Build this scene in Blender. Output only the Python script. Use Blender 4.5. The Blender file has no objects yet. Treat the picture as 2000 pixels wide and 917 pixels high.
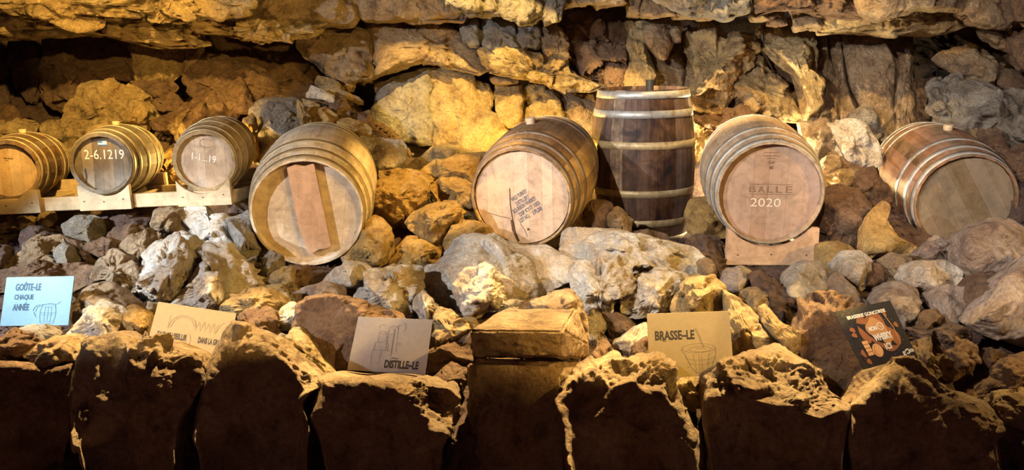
import bpy, bmesh, math, random
import numpy as np
from mathutils import Vector, Matrix
SC = bpy.context.scene
COL = SC.collection
R_ = math.radians

# ---------------------------------------------------------------- camera
F_PX, PITCH, EYE = 1700.0, 0.19, 1.6
cd = bpy.data.cameras.new('camera'); cam = bpy.data.objects.new('camera', cd); COL.objects.link(cam)
cam.location = (0, 0, EYE); cam.rotation_euler = (math.pi/2 - PITCH, 0, 0)
cd.sensor_width = 36; cd.lens = 36*F_PX/2000; cd.clip_start = .05; cd.clip_end = 60
SC.camera = cam
CP, SP = math.cos(PITCH), math.sin(PITCH)
def ray(px, py):
    u = (np.asarray(px, float)-1000)/F_PX; v = -(np.asarray(py, float)-458.5)/F_PX
    return np.stack([u, CP+v*SP, -SP+v*CP], -1)
def at(px, py, Y):                    # world point seen at a pixel, at the horizontal distance Y
    r = ray(px, py); return np.array([0, 0, EYE]) + r*(Y/r[..., 1])[..., None] if r.ndim > 1 else np.array([0, 0, EYE]) + r*(Y/r[1])
def P3(px, py, Y): return Vector([float(c) for c in at(px, py, Y)])

# ---------------------------------------------------------------- world, exposure, lamps
w = bpy.data.worlds.new('cave_dark'); SC.world = w; w.use_nodes = True
w.node_tree.nodes['Background'].inputs[0].default_value = (1.0, .45, .42, 1)
w.node_tree.nodes['Background'].inputs[1].default_value = .17
SC.view_settings.view_transform = 'Standard'; SC.view_settings.look = 'None'
SC.view_settings.gamma = 1; SC.view_settings.exposure = 0.75; SC.view_settings.use_curve_mapping = False
def spot(name, loc, target, watts, color, deg, blend=.15, radius=.03):
    l = bpy.data.lights.new(name, 'SPOT'); l.energy = watts; l.color = color
    l.spot_size = R_(deg); l.spot_blend = blend; l.shadow_soft_size = radius
    o = bpy.data.objects.new(name, l); COL.objects.link(o); o.location = loc
    o.rotation_euler = (Vector(target)-Vector(loc)).to_track_quat('-Z', 'Y').to_euler(); return o
def point(name, loc, watts, color, radius=.04):
    l = bpy.data.lights.new(name, 'POINT'); l.energy = watts; l.color = color; l.shadow_soft_size = radius
    o = bpy.data.objects.new(name, l); COL.objects.link(o); o.location = loc; return o
GOLD = (1, .62, .16); AMBER = (1, .58, .18); WARM = (1, .74, .42); COOL = (.82, .92, 1.0); BLUEW = (.72, .86, 1); BLUE = (.4, .78, 1)
# ceiling spots in front of the pile: cool white ones thrown from the left, gold ones from the right
def wash(name, x, y, z, tx, py_low, half, watts, color, blend=.12, radius=.025, ylow=2.95, yaim=4.4):
    """a spot whose lower cone edge lands on the front row at the height seen at py_low"""
    zl = float(at(1000, py_low, ylow)[2]); dip = math.atan2(z-zl, math.hypot(ylow-y, (tx-x)*(ylow-y)/(yaim-y)))
    dip -= R_(half); d = math.hypot(tx-x, yaim-y)
    return spot(name, (x, y, z), (tx, yaim, z-d*math.tan(dip)), watts, color, half*2, blend, radius)
wash('spot_cool', -4.7, 1.5, 2.4, -1.9, 665, 12, 1200, BLUEW, .3)
wash('spot_cool', -3.7, 1.1, 2.6, -.7, 655, 20, 640, (.92, .94, 1), .5)
wash('spot_cool', -1.7, 1.1, 2.7, 1.3, 640, 22, 540, (1, .90, .78), .5)
wash('spot_cool', .3, 1.1, 2.7, 2.9, 620, 20, 360, (1, .84, .72), .5)
wash('spot_cask', -4.4, 1.5, 2.5, -2.1, 430, 9, 250, (1, .74, .4), .5)
wash('spot_gold', .9, 1.5, 2.6, -2.0, 665, 15, 230, GOLD)
wash('spot_gold', 2.5, 1.5, 2.6, -.3, 690, 15, 320, GOLD)
wash('spot_gold', 4.5, 1.5, 2.6, 1.5, 690, 15, 340, GOLD)
wash('spot_gold', .9, .8, 2.7, .1, 800, 8, 130, GOLD, .1)
# spots above and a little behind the crest of the front row
for sx in (-2.1, -1.1, -.1, .8, 1.6):
    spot('spot_crest', (sx+.4, 4.1, 3.12), (sx, 3.1, .75), 1150 if sx < 1.5 else 300, (1, .68, .28), 28, .6, .02)
# spots at the ceiling grazing the back wall and the rocks between the barrels
spot('spot_wall_middle', (-.5, 4.15, 3.05), P3(980, 190, 6.1), 620, (1, .66, .17), 44, .5)
spot('spot_wall_right', (.7, 4.15, 3.05), P3(1460, 130, 6.15), 430, (1, .66, .24), 56, .5)
spot('spot_ledge_left', (-1.9, 3.2, 2.7), P3(190, 190, 5.7), 430, GOLD, 50, .5)
spot('spot_amber', (.3, 3.9, 3.0), P3(830, 390, 4.8), 420, (1, .62, .17), 26, .5)
spot('spot_amber', (1.3, 4.0, 3.0), P3(1670, 400, 5.0), 130, (1, .58, .24), 28, .5)
spot('spot_ledge', (-1.2, 2.0, 2.3), P3(330, -30, 5.5), 330, GOLD, 30, .7)
spot('spot_ledge', (.2, 2.0, 2.5), P3(760, 20, 5.8), 200, GOLD, 34, .7)
# lamps hidden among the rocks behind the barrels
point('rock_lamp_middle', P3(1000, 330, 5.6), 25, (1, .62, .12))
spot('rock_spot_ledge', P3(640, 330, 5.45), P3(700, 40, 5.9), 240, GOLD, 120, .6)
spot('rock_spot_ledge_left', P3(230, 320, 5.35), P3(200, 30, 5.6), 200, GOLD, 110, .5)
point('rock_lamp_white', P3(1594, 388, 5.15), 26, (1, .84, .5), .02)
point('rock_lamp_right', P3(1480, 320, 5.75), 60, (1, .8, .45))
point('rock_lamp_amber', P3(690, 400, 5.35), 60, AMBER)
point('rock_lamp_left', P3(410, 310, 5.2), 14, GOLD)
point('rock_lamp_amber_right', P3(1560, 430, 5.3), 40, AMBER)

# ---------------------------------------------------------------- noise
def _h(ix, iy, iz, s):
    n = (ix*374761393 + iy*668265263 + iz*1274126177 + s*974634777) & 0xFFFFFFFF
    n = ((n ^ (n >> 13))*1274126177) & 0xFFFFFFFF
    return ((n ^ (n >> 16)) & 0xFFFFFF)/float(0xFFFFFF)*2-1
def noise(P, s=0):
    F = np.floor(P).astype(np.int64); f = P-F; f = f*f*(3-2*f)
    r = 0
    for a in (0, 1):
        for b in (0, 1):
            for c in (0, 1):
                wgt = (f[:, 0] if a else 1-f[:, 0])*(f[:, 1] if b else 1-f[:, 1])*(f[:, 2] if c else 1-f[:, 2])
                r = r + wgt*_h(F[:, 0]+a, F[:, 1]+b, F[:, 2]+c, s)
    return r
def fbm(P, s=0, o=4, g=.5):
    r = 0; a = 1.0; t = 0
    for k in range(o):
        r = r + a*noise(P*(2.03**k)+k*7.7, s+k); t += a; a *= g
    return r/t

# ---------------------------------------------------------------- materials
def new_mat(name):
    m = bpy.data.materials.new(name); m.use_nodes = True; nt = m.node_tree
    return m, nt, nt.nodes['Principled BSDF'], nt.nodes.new, nt.links.new
def ramp(nt, fac, stops):
    r = nt.nodes.new('ShaderNodeValToRGB'); e = r.color_ramp.elements
    while len(e) < len(stops): e.new(.5)
    for q, (p, c) in zip(e, stops): q.position = p; q.color = (*c, 1)
    nt.links.new(fac, r.inputs[0]); return r.outputs[0]
def ntex(nt, vec, scale, detail=6, rough=.6, dist=0):
    n = nt.nodes.new('ShaderNodeTexNoise'); n.inputs['Scale'].default_value = scale; n.inputs['Detail'].default_value = detail
    n.inputs['Roughness'].default_value = rough; n.inputs['Distortion'].default_value = dist
    nt.links.new(vec, n.inputs['Vector']); return n.outputs['Fac']
def mixc(nt, fac, a, b, mode='MIX'):
    m = nt.nodes.new('ShaderNodeMix'); m.data_type = 'RGBA'; m.blend_type = mode
    for k, x in ((0, fac), (6, a), (7, b)):
        if hasattr(x, 'links'): nt.links.new(x, m.inputs[k])
        elif isinstance(x, (int, float)): m.inputs[k].default_value = x
        else: m.inputs[k].default_value = (*x, 1)
    return m.outputs[2]
def mth(nt, op, a, b=None):
    m = nt.nodes.new('ShaderNodeMath'); m.operation = op
    for k, x in ((0, a), (1, b)):
        if x is None: continue
        if hasattr(x, 'links'): nt.links.new(x, m.inputs[k])
        else: m.inputs[k].default_value = x
    return m.outputs[0]
def rock_mat(name, c1, c2, c3, bump=1.0):
    """limestone: c1 main, c2 iron staining, c3 dark pits and veins"""
    m, nt, b, N, L = new_mat(name)
    g = N('ShaderNodeNewGeometry').outputs['Position']
    n1 = ntex(nt, g, 3.2, 7, .62, .6); n2 = ntex(nt, g, 11, 8, .7, .3); n3 = ntex(nt, g, 55, 5, .7)
    c = ramp(nt, n1, [(.36, c1), (.5, tuple((x+y)/2 for x, y in zip(c1, c2))), (.64, c2)])
    c = mixc(nt, ramp(nt, n2, [(.36, (.85,)*3), (.5, (0,)*3)]), c, c3)
    c = mixc(nt, ramp(nt, n2, [(.55, (0,)*3), (.72, (.55,)*3)]), c, tuple(min(1, x*1.45+.04) for x in c1))
    c = mixc(nt, .55, c, ramp(nt, n3, [(.32, (.4,)*3), (.54, (1,)*3)]), 'MULTIPLY')
    L(c, b.inputs['Base Color']); b.inputs['Roughness'].default_value = .88
    v = N('ShaderNodeTexVoronoi'); v.inputs['Scale'].default_value = 26; v.feature = 'F1'
    w1 = N('ShaderNodeVectorMath'); w1.operation = 'ADD'; L(g, w1.inputs[0])
    nn = N('ShaderNodeTexNoise'); nn.inputs['Scale'].default_value = 9; L(g, nn.inputs['Vector'])
    sc = N('ShaderNodeVectorMath'); sc.operation = 'SCALE'; sc.inputs['Scale'].default_value = .25
    L(nn.outputs['Color'], sc.inputs[0]); L(sc.outputs[0], w1.inputs[1]); L(w1.outputs[0], v.inputs['Vector'])
    h = mth(nt, 'ADD', mth(nt, 'MULTIPLY', v.outputs['Distance'], .5), mth(nt, 'MULTIPLY', ntex(nt, g, 38, 9, .72, .4), 1.3))
    h = mth(nt, 'ADD', h, mth(nt, 'MULTIPLY', n2, 1.6))
    bp = N('ShaderNodeBump'); bp.inputs['Strength'].default_value = bump; bp.inputs['Distance'].default_value = .034
    L(h, bp.inputs['Height']); L(bp.outputs[0], b.inputs['Normal'])
    return m
RM = {
 'w': rock_mat('white_limestone', (.86, .81, .72), (.66, .50, .34), (.46, .34, .23)),
 't': rock_mat('tan_limestone', (.45, .33, .20), (.33, .20, .09), (.15, .09, .05)),
 'o': rock_mat('ochre_limestone', (.62, .41, .14), (.48, .28, .075), (.27, .14, .04)),
 'b': rock_mat('brown_limestone', (.27, .165, .09), (.20, .105, .055), (.10, .05, .03)),
 'g': rock_mat('grey_limestone', (.38, .35, .30), (.30, .23, .16), (.14, .11, .09)),
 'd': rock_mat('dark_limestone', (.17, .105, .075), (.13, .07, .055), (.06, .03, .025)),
 'y': rock_mat('yellow_limestone', (.55, .41, .21), (.42, .27, .10), (.18, .11, .05)),
 'p': rock_mat('pink_limestone', (.52, .42, .35), (.40, .28, .21), (.22, .14, .11)),
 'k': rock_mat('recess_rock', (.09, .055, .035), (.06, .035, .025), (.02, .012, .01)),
}
def wood_mat(name, c1, c2, axis=1, scale=1.0, rough=.7, stain=None, bump=.25, blotch=.5):
    """oak: grain along the local axis; stain adds blotches of its own colour"""
    m, nt, b, N, L = new_mat(name)
    tc = N('ShaderNodeTexCoord'); oi = N('ShaderNodeObjectInfo')
    mp = N('ShaderNodeMapping'); s = [30*scale]*3; s[axis] = 1.6*scale; mp.inputs['Scale'].default_value = s
    L(tc.outputs['Object'], mp.inputs[0])
    ad = N('ShaderNodeVectorMath'); ad.operation = 'ADD'; L(mp.outputs[0], ad.inputs[0])
    ml = mth(nt, 'MULTIPLY', oi.outputs['Random'], 37.0); L(ml, ad.inputs[1])
    g = ntex(nt, ad.outputs[0], 1.0, 8, .65, .5)
    c = ramp(nt, g, [(.3, c2), (.62, c1)])
    gp = N('ShaderNodeNewGeometry').outputs['Position']
    nb = ntex(nt, gp, 7, 5, .6, .5)
    if stain is not None:
        c = mixc(nt, ramp(nt, nb, [(.5-.12*blotch, (0,)*3), (.5+.16, (min(1, blotch*1.5),)*3)]), c, stain)
    c = mixc(nt, .7, c, ramp(nt, ntex(nt, gp, 13, 9, .78, .6), [(.32, (.38,)*3), (.58, (1,)*3)]), 'MULTIPLY')
    br = N('ShaderNodeBrightContrast'); L(c, br.inputs[0])
    L(mth(nt, 'MULTIPLY', mth(nt, 'SUBTRACT', oi.outputs['Random'], .5), .05), br.inputs[1])
    L(br.outputs[0], b.inputs['Base Color']); b.inputs['Roughness'].default_value = rough
    bp = N('ShaderNodeBump'); bp.inputs['Strength'].default_value = bump; bp.inputs['Distance'].default_value = .004
    L(g, bp.inputs['Height']); L(bp.outputs[0], b.inputs['Normal']); return m
def metal_mat(name, c, rough=.42, metallic=.75, rust=(.16, .08, .04), amount=.3):
    m, nt, b, N, L = new_mat(name)
    g = N('ShaderNodeNewGeometry').outputs['Position']
    n = ntex(nt, g, 14, 7, .65, .4)
    f = ramp(nt, n, [(.5-.1*amount, (0,)*3), (.72-.2*amount, (1,)*3)])
    L(mixc(nt, f, c, rust), b.inputs['Base Color'])
    L(mth(nt, 'SUBTRACT', metallic, mth(nt, 'MULTIPLY', f, metallic*.7)), b.inputs['Metallic'])
    L(mth(nt, 'ADD', mth(nt, 'MULTIPLY', n, .3), rough-.1), b.inputs['Roughness']); return m
def plain(name, c, rough=.7, metallic=0):
    m, nt, b, N, L = new_mat(name); b.inputs['Base Color'].default_value = (*c, 1)
    g = N('ShaderNodeNewGeometry').outputs['Position']
    L(mixc(nt, .5, c, ramp(nt, ntex(nt, g, 60, 4, .6), [(.3, tuple(x*.75 for x in c)), (.7, c)])), b.inputs['Base Color'])
    b.inputs['Roughness'].default_value = rough; b.inputs['Metallic'].default_value = metallic; return m

# ---------------------------------------------------------------- object helpers
def link(name, me, mat=None, parent=None, kind=None):
    if mat is not None and not me.materials: me.materials.append(mat)
    o = bpy.data.objects.new(name, me); COL.objects.link(o)
    if parent is not None: o.parent = parent
    if kind: o['kind'] = kind
    return o
def thing(name, label, cat, M=None, group=None):
    o = bpy.data.objects.new(name, None); COL.objects.link(o); o.empty_display_size = .1
    if M is not None: o.matrix_world = M
    o['label'] = label; o['category'] = cat
    if group: o['group'] = group
    return o
def mesh_np(name, V, Fq, smooth=True):
    me = bpy.data.meshes.new(name); Fq = np.asarray(Fq, dtype=np.int32)
    me.vertices.add(len(V)); me.vertices.foreach_set('co', np.asarray(V, dtype=np.float32).ravel())
    nf, k = Fq.shape
    me.loops.add(nf*k); me.loops.foreach_set('vertex_index', Fq.ravel())
    me.polygons.add(nf); me.polygons.foreach_set('loop_start', np.arange(0, nf*k, k, dtype=np.int32))
    me.polygons.foreach_set('use_smooth', np.full(nf, smooth)); me.update(calc_edges=True); me.validate(); return me
def box_mesh(name, x0, x1, y0, y1, z0, z1, bev=.004):
    bm = bmesh.new()
    vs = [bm.verts.new((x, y, z)) for x in (x0, x1) for y in (y0, y1) for z in (z0, z1)]
    bmesh.ops.convex_hull(bm, input=vs)
    bmesh.ops.dissolve_limit(bm, angle_limit=.02, verts=bm.verts, edges=bm.edges)
    if bev: bmesh.ops.bevel(bm, geom=bm.edges[:], offset=bev, segments=1, affect='EDGES')
    me = bpy.data.meshes.new(name); bm.to_mesh(me); bm.free(); return me

# ---------------------------------------------------------------- rocks
STEP = 3.2
def chips(V, rng, size, k, slope):
    """piecewise tilted chips: every vertex follows the tilted plane of its nearest seed"""
    S = V[rng.integers(0, len(V), k)] + rng.normal(size=(k, 3))*size*.1
    d = ((V[:, None, :]-S[None])**2).sum(-1); i = d.argmin(1)
    dirs = rng.normal(size=(k, 3)); dirs /= np.linalg.norm(dirs, axis=1)[:, None]
    off = rng.normal(size=k)*size*.10
    g = ((V[:, None, :]-S[None])*dirs[None]).sum(2)+off[None]
    w_ = np.exp(-(np.sqrt(d)-np.sqrt(d.min(1))[:, None])/(size*.9/k**.5*.07+.0008)); return (g*w_).sum(1)/w_.sum(1)*slope
def rock_mesh(name, pts, Y, T=None, lean=.45, seed=1, rough=1.0, pw=2.6, facets=5, grow=1.0, c=None, thick=None, slope=1.0, edge=None, back=.85):
    rng = np.random.default_rng(seed)
    p = np.array(pts, float)
    if c is None:
        q = np.roll(p, -1, 0); a = p[:, 0]*q[:, 1]-q[:, 0]*p[:, 1]
        c = ((p+q)*a[:, None]).sum(0)/(3*a.sum())
    c = np.array(c, float); p = c+(p-c)*grow
    if ((np.roll(p, -1, 0)-p)[:, 0]*(np.roll(p, -1, 0)+p)[:, 1]).sum() > 0: p = p[::-1]
    q = np.roll(p, -1, 0); ln = np.linalg.norm(q-p, axis=1); cum = np.r_[0, ln.cumsum()]
    n = max(20, int(cum[-1]/STEP)); t = np.linspace(0, cum[-1], n, endpoint=False)
    k = np.searchsorted(cum, t, 'right')-1; fr = ((t-cum[k])/ln[k])[:, None]; rim = p[k]*(1-fr)+q[k]*fr
    for _ in range(2): rim = (np.roll(rim, 1, 0)+2*rim+np.roll(rim, -1, 0))/4
    rad = np.linalg.norm(rim-c, axis=1).mean()
    m = max(6, int(rad/STEP)); mb = max(4, m//2)
    tf = np.sin(np.linspace(.06, math.pi/2, m)); tb = np.sin(np.linspace(math.pi/2, .1, mb+1))[1:]
    r0 = ray(*c); D0 = Y/r0[1]                     # depth along the camera axis
    mpp = D0/F_PX; ext = rim.max(0)-rim.min(0); size = rad*mpp
    if T is None: T = .5*min(ext)*mpp
    tall = np.concatenate([[0], tf, tb, [0]]); front = np.concatenate([[1], np.ones(m), np.zeros(mb), [0]])
    # planes that cut the front
    up = np.array([0, 1.]); pl = [(up, .75*rng.uniform(.8, 1.2), .25*rng.uniform(.4, 1.2))]
    ph = rng.uniform(0, 6.28)
    for j in range(facets):
        an = ph+6.28*j/facets+rng.normal()*.35
        pl.append((np.array([math.cos(an), math.sin(an)]), rng.uniform(.5, 1.6), rng.uniform(-.1, .5)))
    ti = rng.normal(size=2)*.14
    V = []; topm = []
    for j, (tt, ff) in enumerate(zip(tall, front)):
        ring = c+(rim-c)*tt if 0 < j < len(tall)-1 else c[None]
        x = (ring[:, 0]-c[0])*mpp; y = -(ring[:, 1]-c[1])*mpp
        base = max(0.0, 1-tt**pw)**(1/pw)
        h = np.full(len(ring), T*base*1.25)
        if ff:
            hh = h
            for d, s, o in pl:
                pr = x*d[0]+y*d[1]
                hh = np.minimum(hh, (T-s*slope*T/max(size, 1e-6)*np.maximum(0, pr-o*size))*(1-tt**8)+1e-4)
            if edge is not None:                       # steep front face below the edge line, rough top leaning back above it
                al = (np.interp(ring[:, 0], edge[0], edge[1])-ring[:, 1])*mpp
                hh = T*max(0., 1-tt**7)**(1/7)+np.where(al > 0, -back*al, (lean+.12)*al)*(1-tt**9)
                for d, s, o in pl[1:3]:
                    pr = x*d[0]+y*d[1]; hh = hh-.25*s*np.maximum(0, pr-max(o, .1)*size)*(1-tt**6)
                topm.append(np.clip(al/.03, 0, 1))
            hh = np.maximum(hh, .12*T*base) + (ti[0]*x+ti[1]*y)*base
            d = (D0+lean*y-hh)
            P = np.stack([(ring[:, 0]-1000)/F_PX*d, -(ring[:, 1]-458.5)/F_PX*d, d], 1)
        else:
            tb_ = T if thick is None else thick
            d = D0+lean*y
            P = np.stack([(ring[:, 0]-1000)/F_PX*d, -(ring[:, 1]-458.5)/F_PX*d, d+h/max(T, 1e-6)*tb_*.8], 1)
        V.append(P)
    V = np.concatenate(V)
    W = np.stack([V[:, 0], V[:, 2]*CP+V[:, 1]*SP, -V[:, 2]*SP+V[:, 1]*CP+EYE], 1)
    cen = W.mean(0); o = W-cen; ol = np.linalg.norm(o, axis=1)+1e-6; out = o/ol[:, None]
    view = cen-np.array([0, 0, EYE]); view /= np.linalg.norm(view)
    f = 1/max(size, .03)
    disp = chips(W, rng, size, 9, .36*rough)+chips(W, rng, size, 34, .46*rough)+chips(W, rng, size*.5, 130 if size > .06 else 50, .40*rough)
    disp += size*.05*rough*fbm(W*f*1.7, seed, 3)+min(size, .12)*.10*rough*(1-2*np.abs(fbm(W*28, seed+5, 3)))
    if edge is not None:
        tm = np.concatenate(topm); tm = np.r_[tm, np.zeros(len(W)-len(tm))]; disp = disp*(.32+.6*tm)+tm*.016*(1-2.2*np.abs(fbm(W*34, seed+9, 3)))
    dirv = -.75*view[None]+.55*out
    W = W+dirv*disp[:, None]*.8
    W += view[None]*(min(size, .15)*.045*rough*np.abs(fbm(W*np.array([52, 52, 70.]), seed+31, 3))*(1 if edge is None else .3+.7*tm))[:, None]*-1.6
    wv = np.stack([fbm(W*f*1.3, seed+11+k2*3, 2) for k2 in range(3)], 1); W += wv*size*.05
    N = n; F = []
    idx = np.arange(N); nx = np.roll(idx, -1); R = m+mb
    quads = []
    for j in range(R-1):
        a = 1+j*N
        quads.append(np.stack([a+idx, a+nx, a+N+nx, a+N+idx], 1))
    quads = np.concatenate(quads)
    last = 1+(R-1)*N; lv = len(W)-1
    t1 = np.stack([np.zeros(N, int), 1+nx, 1+idx], 1)[:, [0, 2, 1]]
    t2 = np.stack([np.full(N, lv), last+idx, last+nx], 1)[:, [0, 2, 1]]
    tri = np.concatenate([quads[:, [0, 1, 2]], quads[:, [0, 2, 3]], t1[:, ::-1], t2[:, ::-1]])
    org = cen.copy(); org[2] = W[:, 2].min()
    me = mesh_np(name, W-org, tri)
    # outward winding
    a, b_, c_ = W[tri[:, 0]], W[tri[:, 1]], W[tri[:, 2]]
    if (np.cross(b_-a, c_-a)*((a+b_+c_)/3-cen)).sum() < 0: me.flip_normals()
    return me, org, W
GCTRL = []
def ydef(py):
    return float(np.interp(py, [230, 300, 350, 400, 450, 500, 550, 600, 650, 700, 800, 930], [6.0, 5.7, 5.4, 5.1, 4.75, 4.4, 4.05, 3.75, 3.5, 3.3, 3.1, 3.0]))
def parse(s):
    return [tuple(float(v) for v in t.split(',')) for t in s.split()]
seedn = [100]
def lay(text, name='rock', parent=None, **kw0):
    for ln in text.strip().splitlines():
        ln = ln.strip()
        if not ln or ln[0] == '#': continue
        label, mat, opts, pts = [q.strip() for q in ln.split('|')]
        kw = dict(kw0)
        for q in opts.split():
            a, b = q.split('='); kw[a] = [float(v) for v in b.split(',')] if ',' in b else float(b)
        nm = name
        if 'f' in kw: kw['facets'] = int(kw.pop('f'))
        if 'cx' in kw: kw['c'] = (kw.pop('cx'), kw.pop('cy'))
        if 'r' in kw: kw['rough'] = kw.pop('r')
        if 'L' in kw: kw['lean'] = kw.pop('L')
        P = parse(pts); seedn[0] += 1
        if 'E' in kw: e_ = kw.pop('E'); kw['edge'] = (e_[0::2], e_[1::2])
        Y = kw.pop('Y', None)
        if Y is None: Y = ydef(max(p[1] for p in P))
        me, org, W = rock_mesh(nm, P, Y, seed=seedn[0], **kw)
        o = link(nm, me, RM[mat], parent); o.location = org
        if parent is None:
            o['label'] = label; o['category'] = 'rock'
            b = W[W[:, 2] < W[:, 2].min()+.25*(W[:, 2].max()-W[:, 2].min())]
            GCTRL.append((b[:, 0].mean(), b[:, 1].mean(), W[:, 2].min()+.015, W[:, 0].max()-W[:, 0].min()))
# ---------------------------------------------------------------- cave shell
def sheet(name, fn, nu, nv, mat, kind='structure', amp=.06, s=3):
    u, v = np.meshgrid(np.linspace(0, 1, nu), np.linspace(0, 1, nv)); P = fn(u.ravel(), v.ravel())
    P = P+np.stack([fbm(P*1.6+9*k, s+k, 4) for k in range(3)], 1)*amp*2.2+np.stack([fbm(P*6+9*k, s+k+7, 3) for k in range(3)], 1)*amp*.6
    i = (np.arange(nv-1)[:, None]*nu+np.arange(nu-1)[None]).ravel()
    return link(name, mesh_np(name, P, np.stack([i, i+1, i+nu+1, i+nu], 1)), RM[mat], None, kind)
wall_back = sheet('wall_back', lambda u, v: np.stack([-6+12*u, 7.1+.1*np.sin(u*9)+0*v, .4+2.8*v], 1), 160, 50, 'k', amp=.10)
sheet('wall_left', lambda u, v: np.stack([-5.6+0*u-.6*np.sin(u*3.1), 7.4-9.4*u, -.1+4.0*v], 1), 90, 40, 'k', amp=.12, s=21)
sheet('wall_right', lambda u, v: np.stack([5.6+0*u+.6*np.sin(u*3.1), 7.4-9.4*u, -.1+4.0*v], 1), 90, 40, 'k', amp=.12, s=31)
ceiling = sheet('ceiling', lambda u, v: np.stack([-6.2+12.4*u, 7.4-9.4*v, np.interp(v, [0, .18, .27, .36, 1], [2.12, 2.3, 2.55, 3.5, 3.7])], 1), 120, 110, 'b', amp=.05, s=41)
sheet('floor', lambda u, v: np.stack([-6.2+12.4*u, 3.3-5.3*v, 0*u-.02], 1), 80, 40, 'd', amp=.015, s=51)

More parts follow.
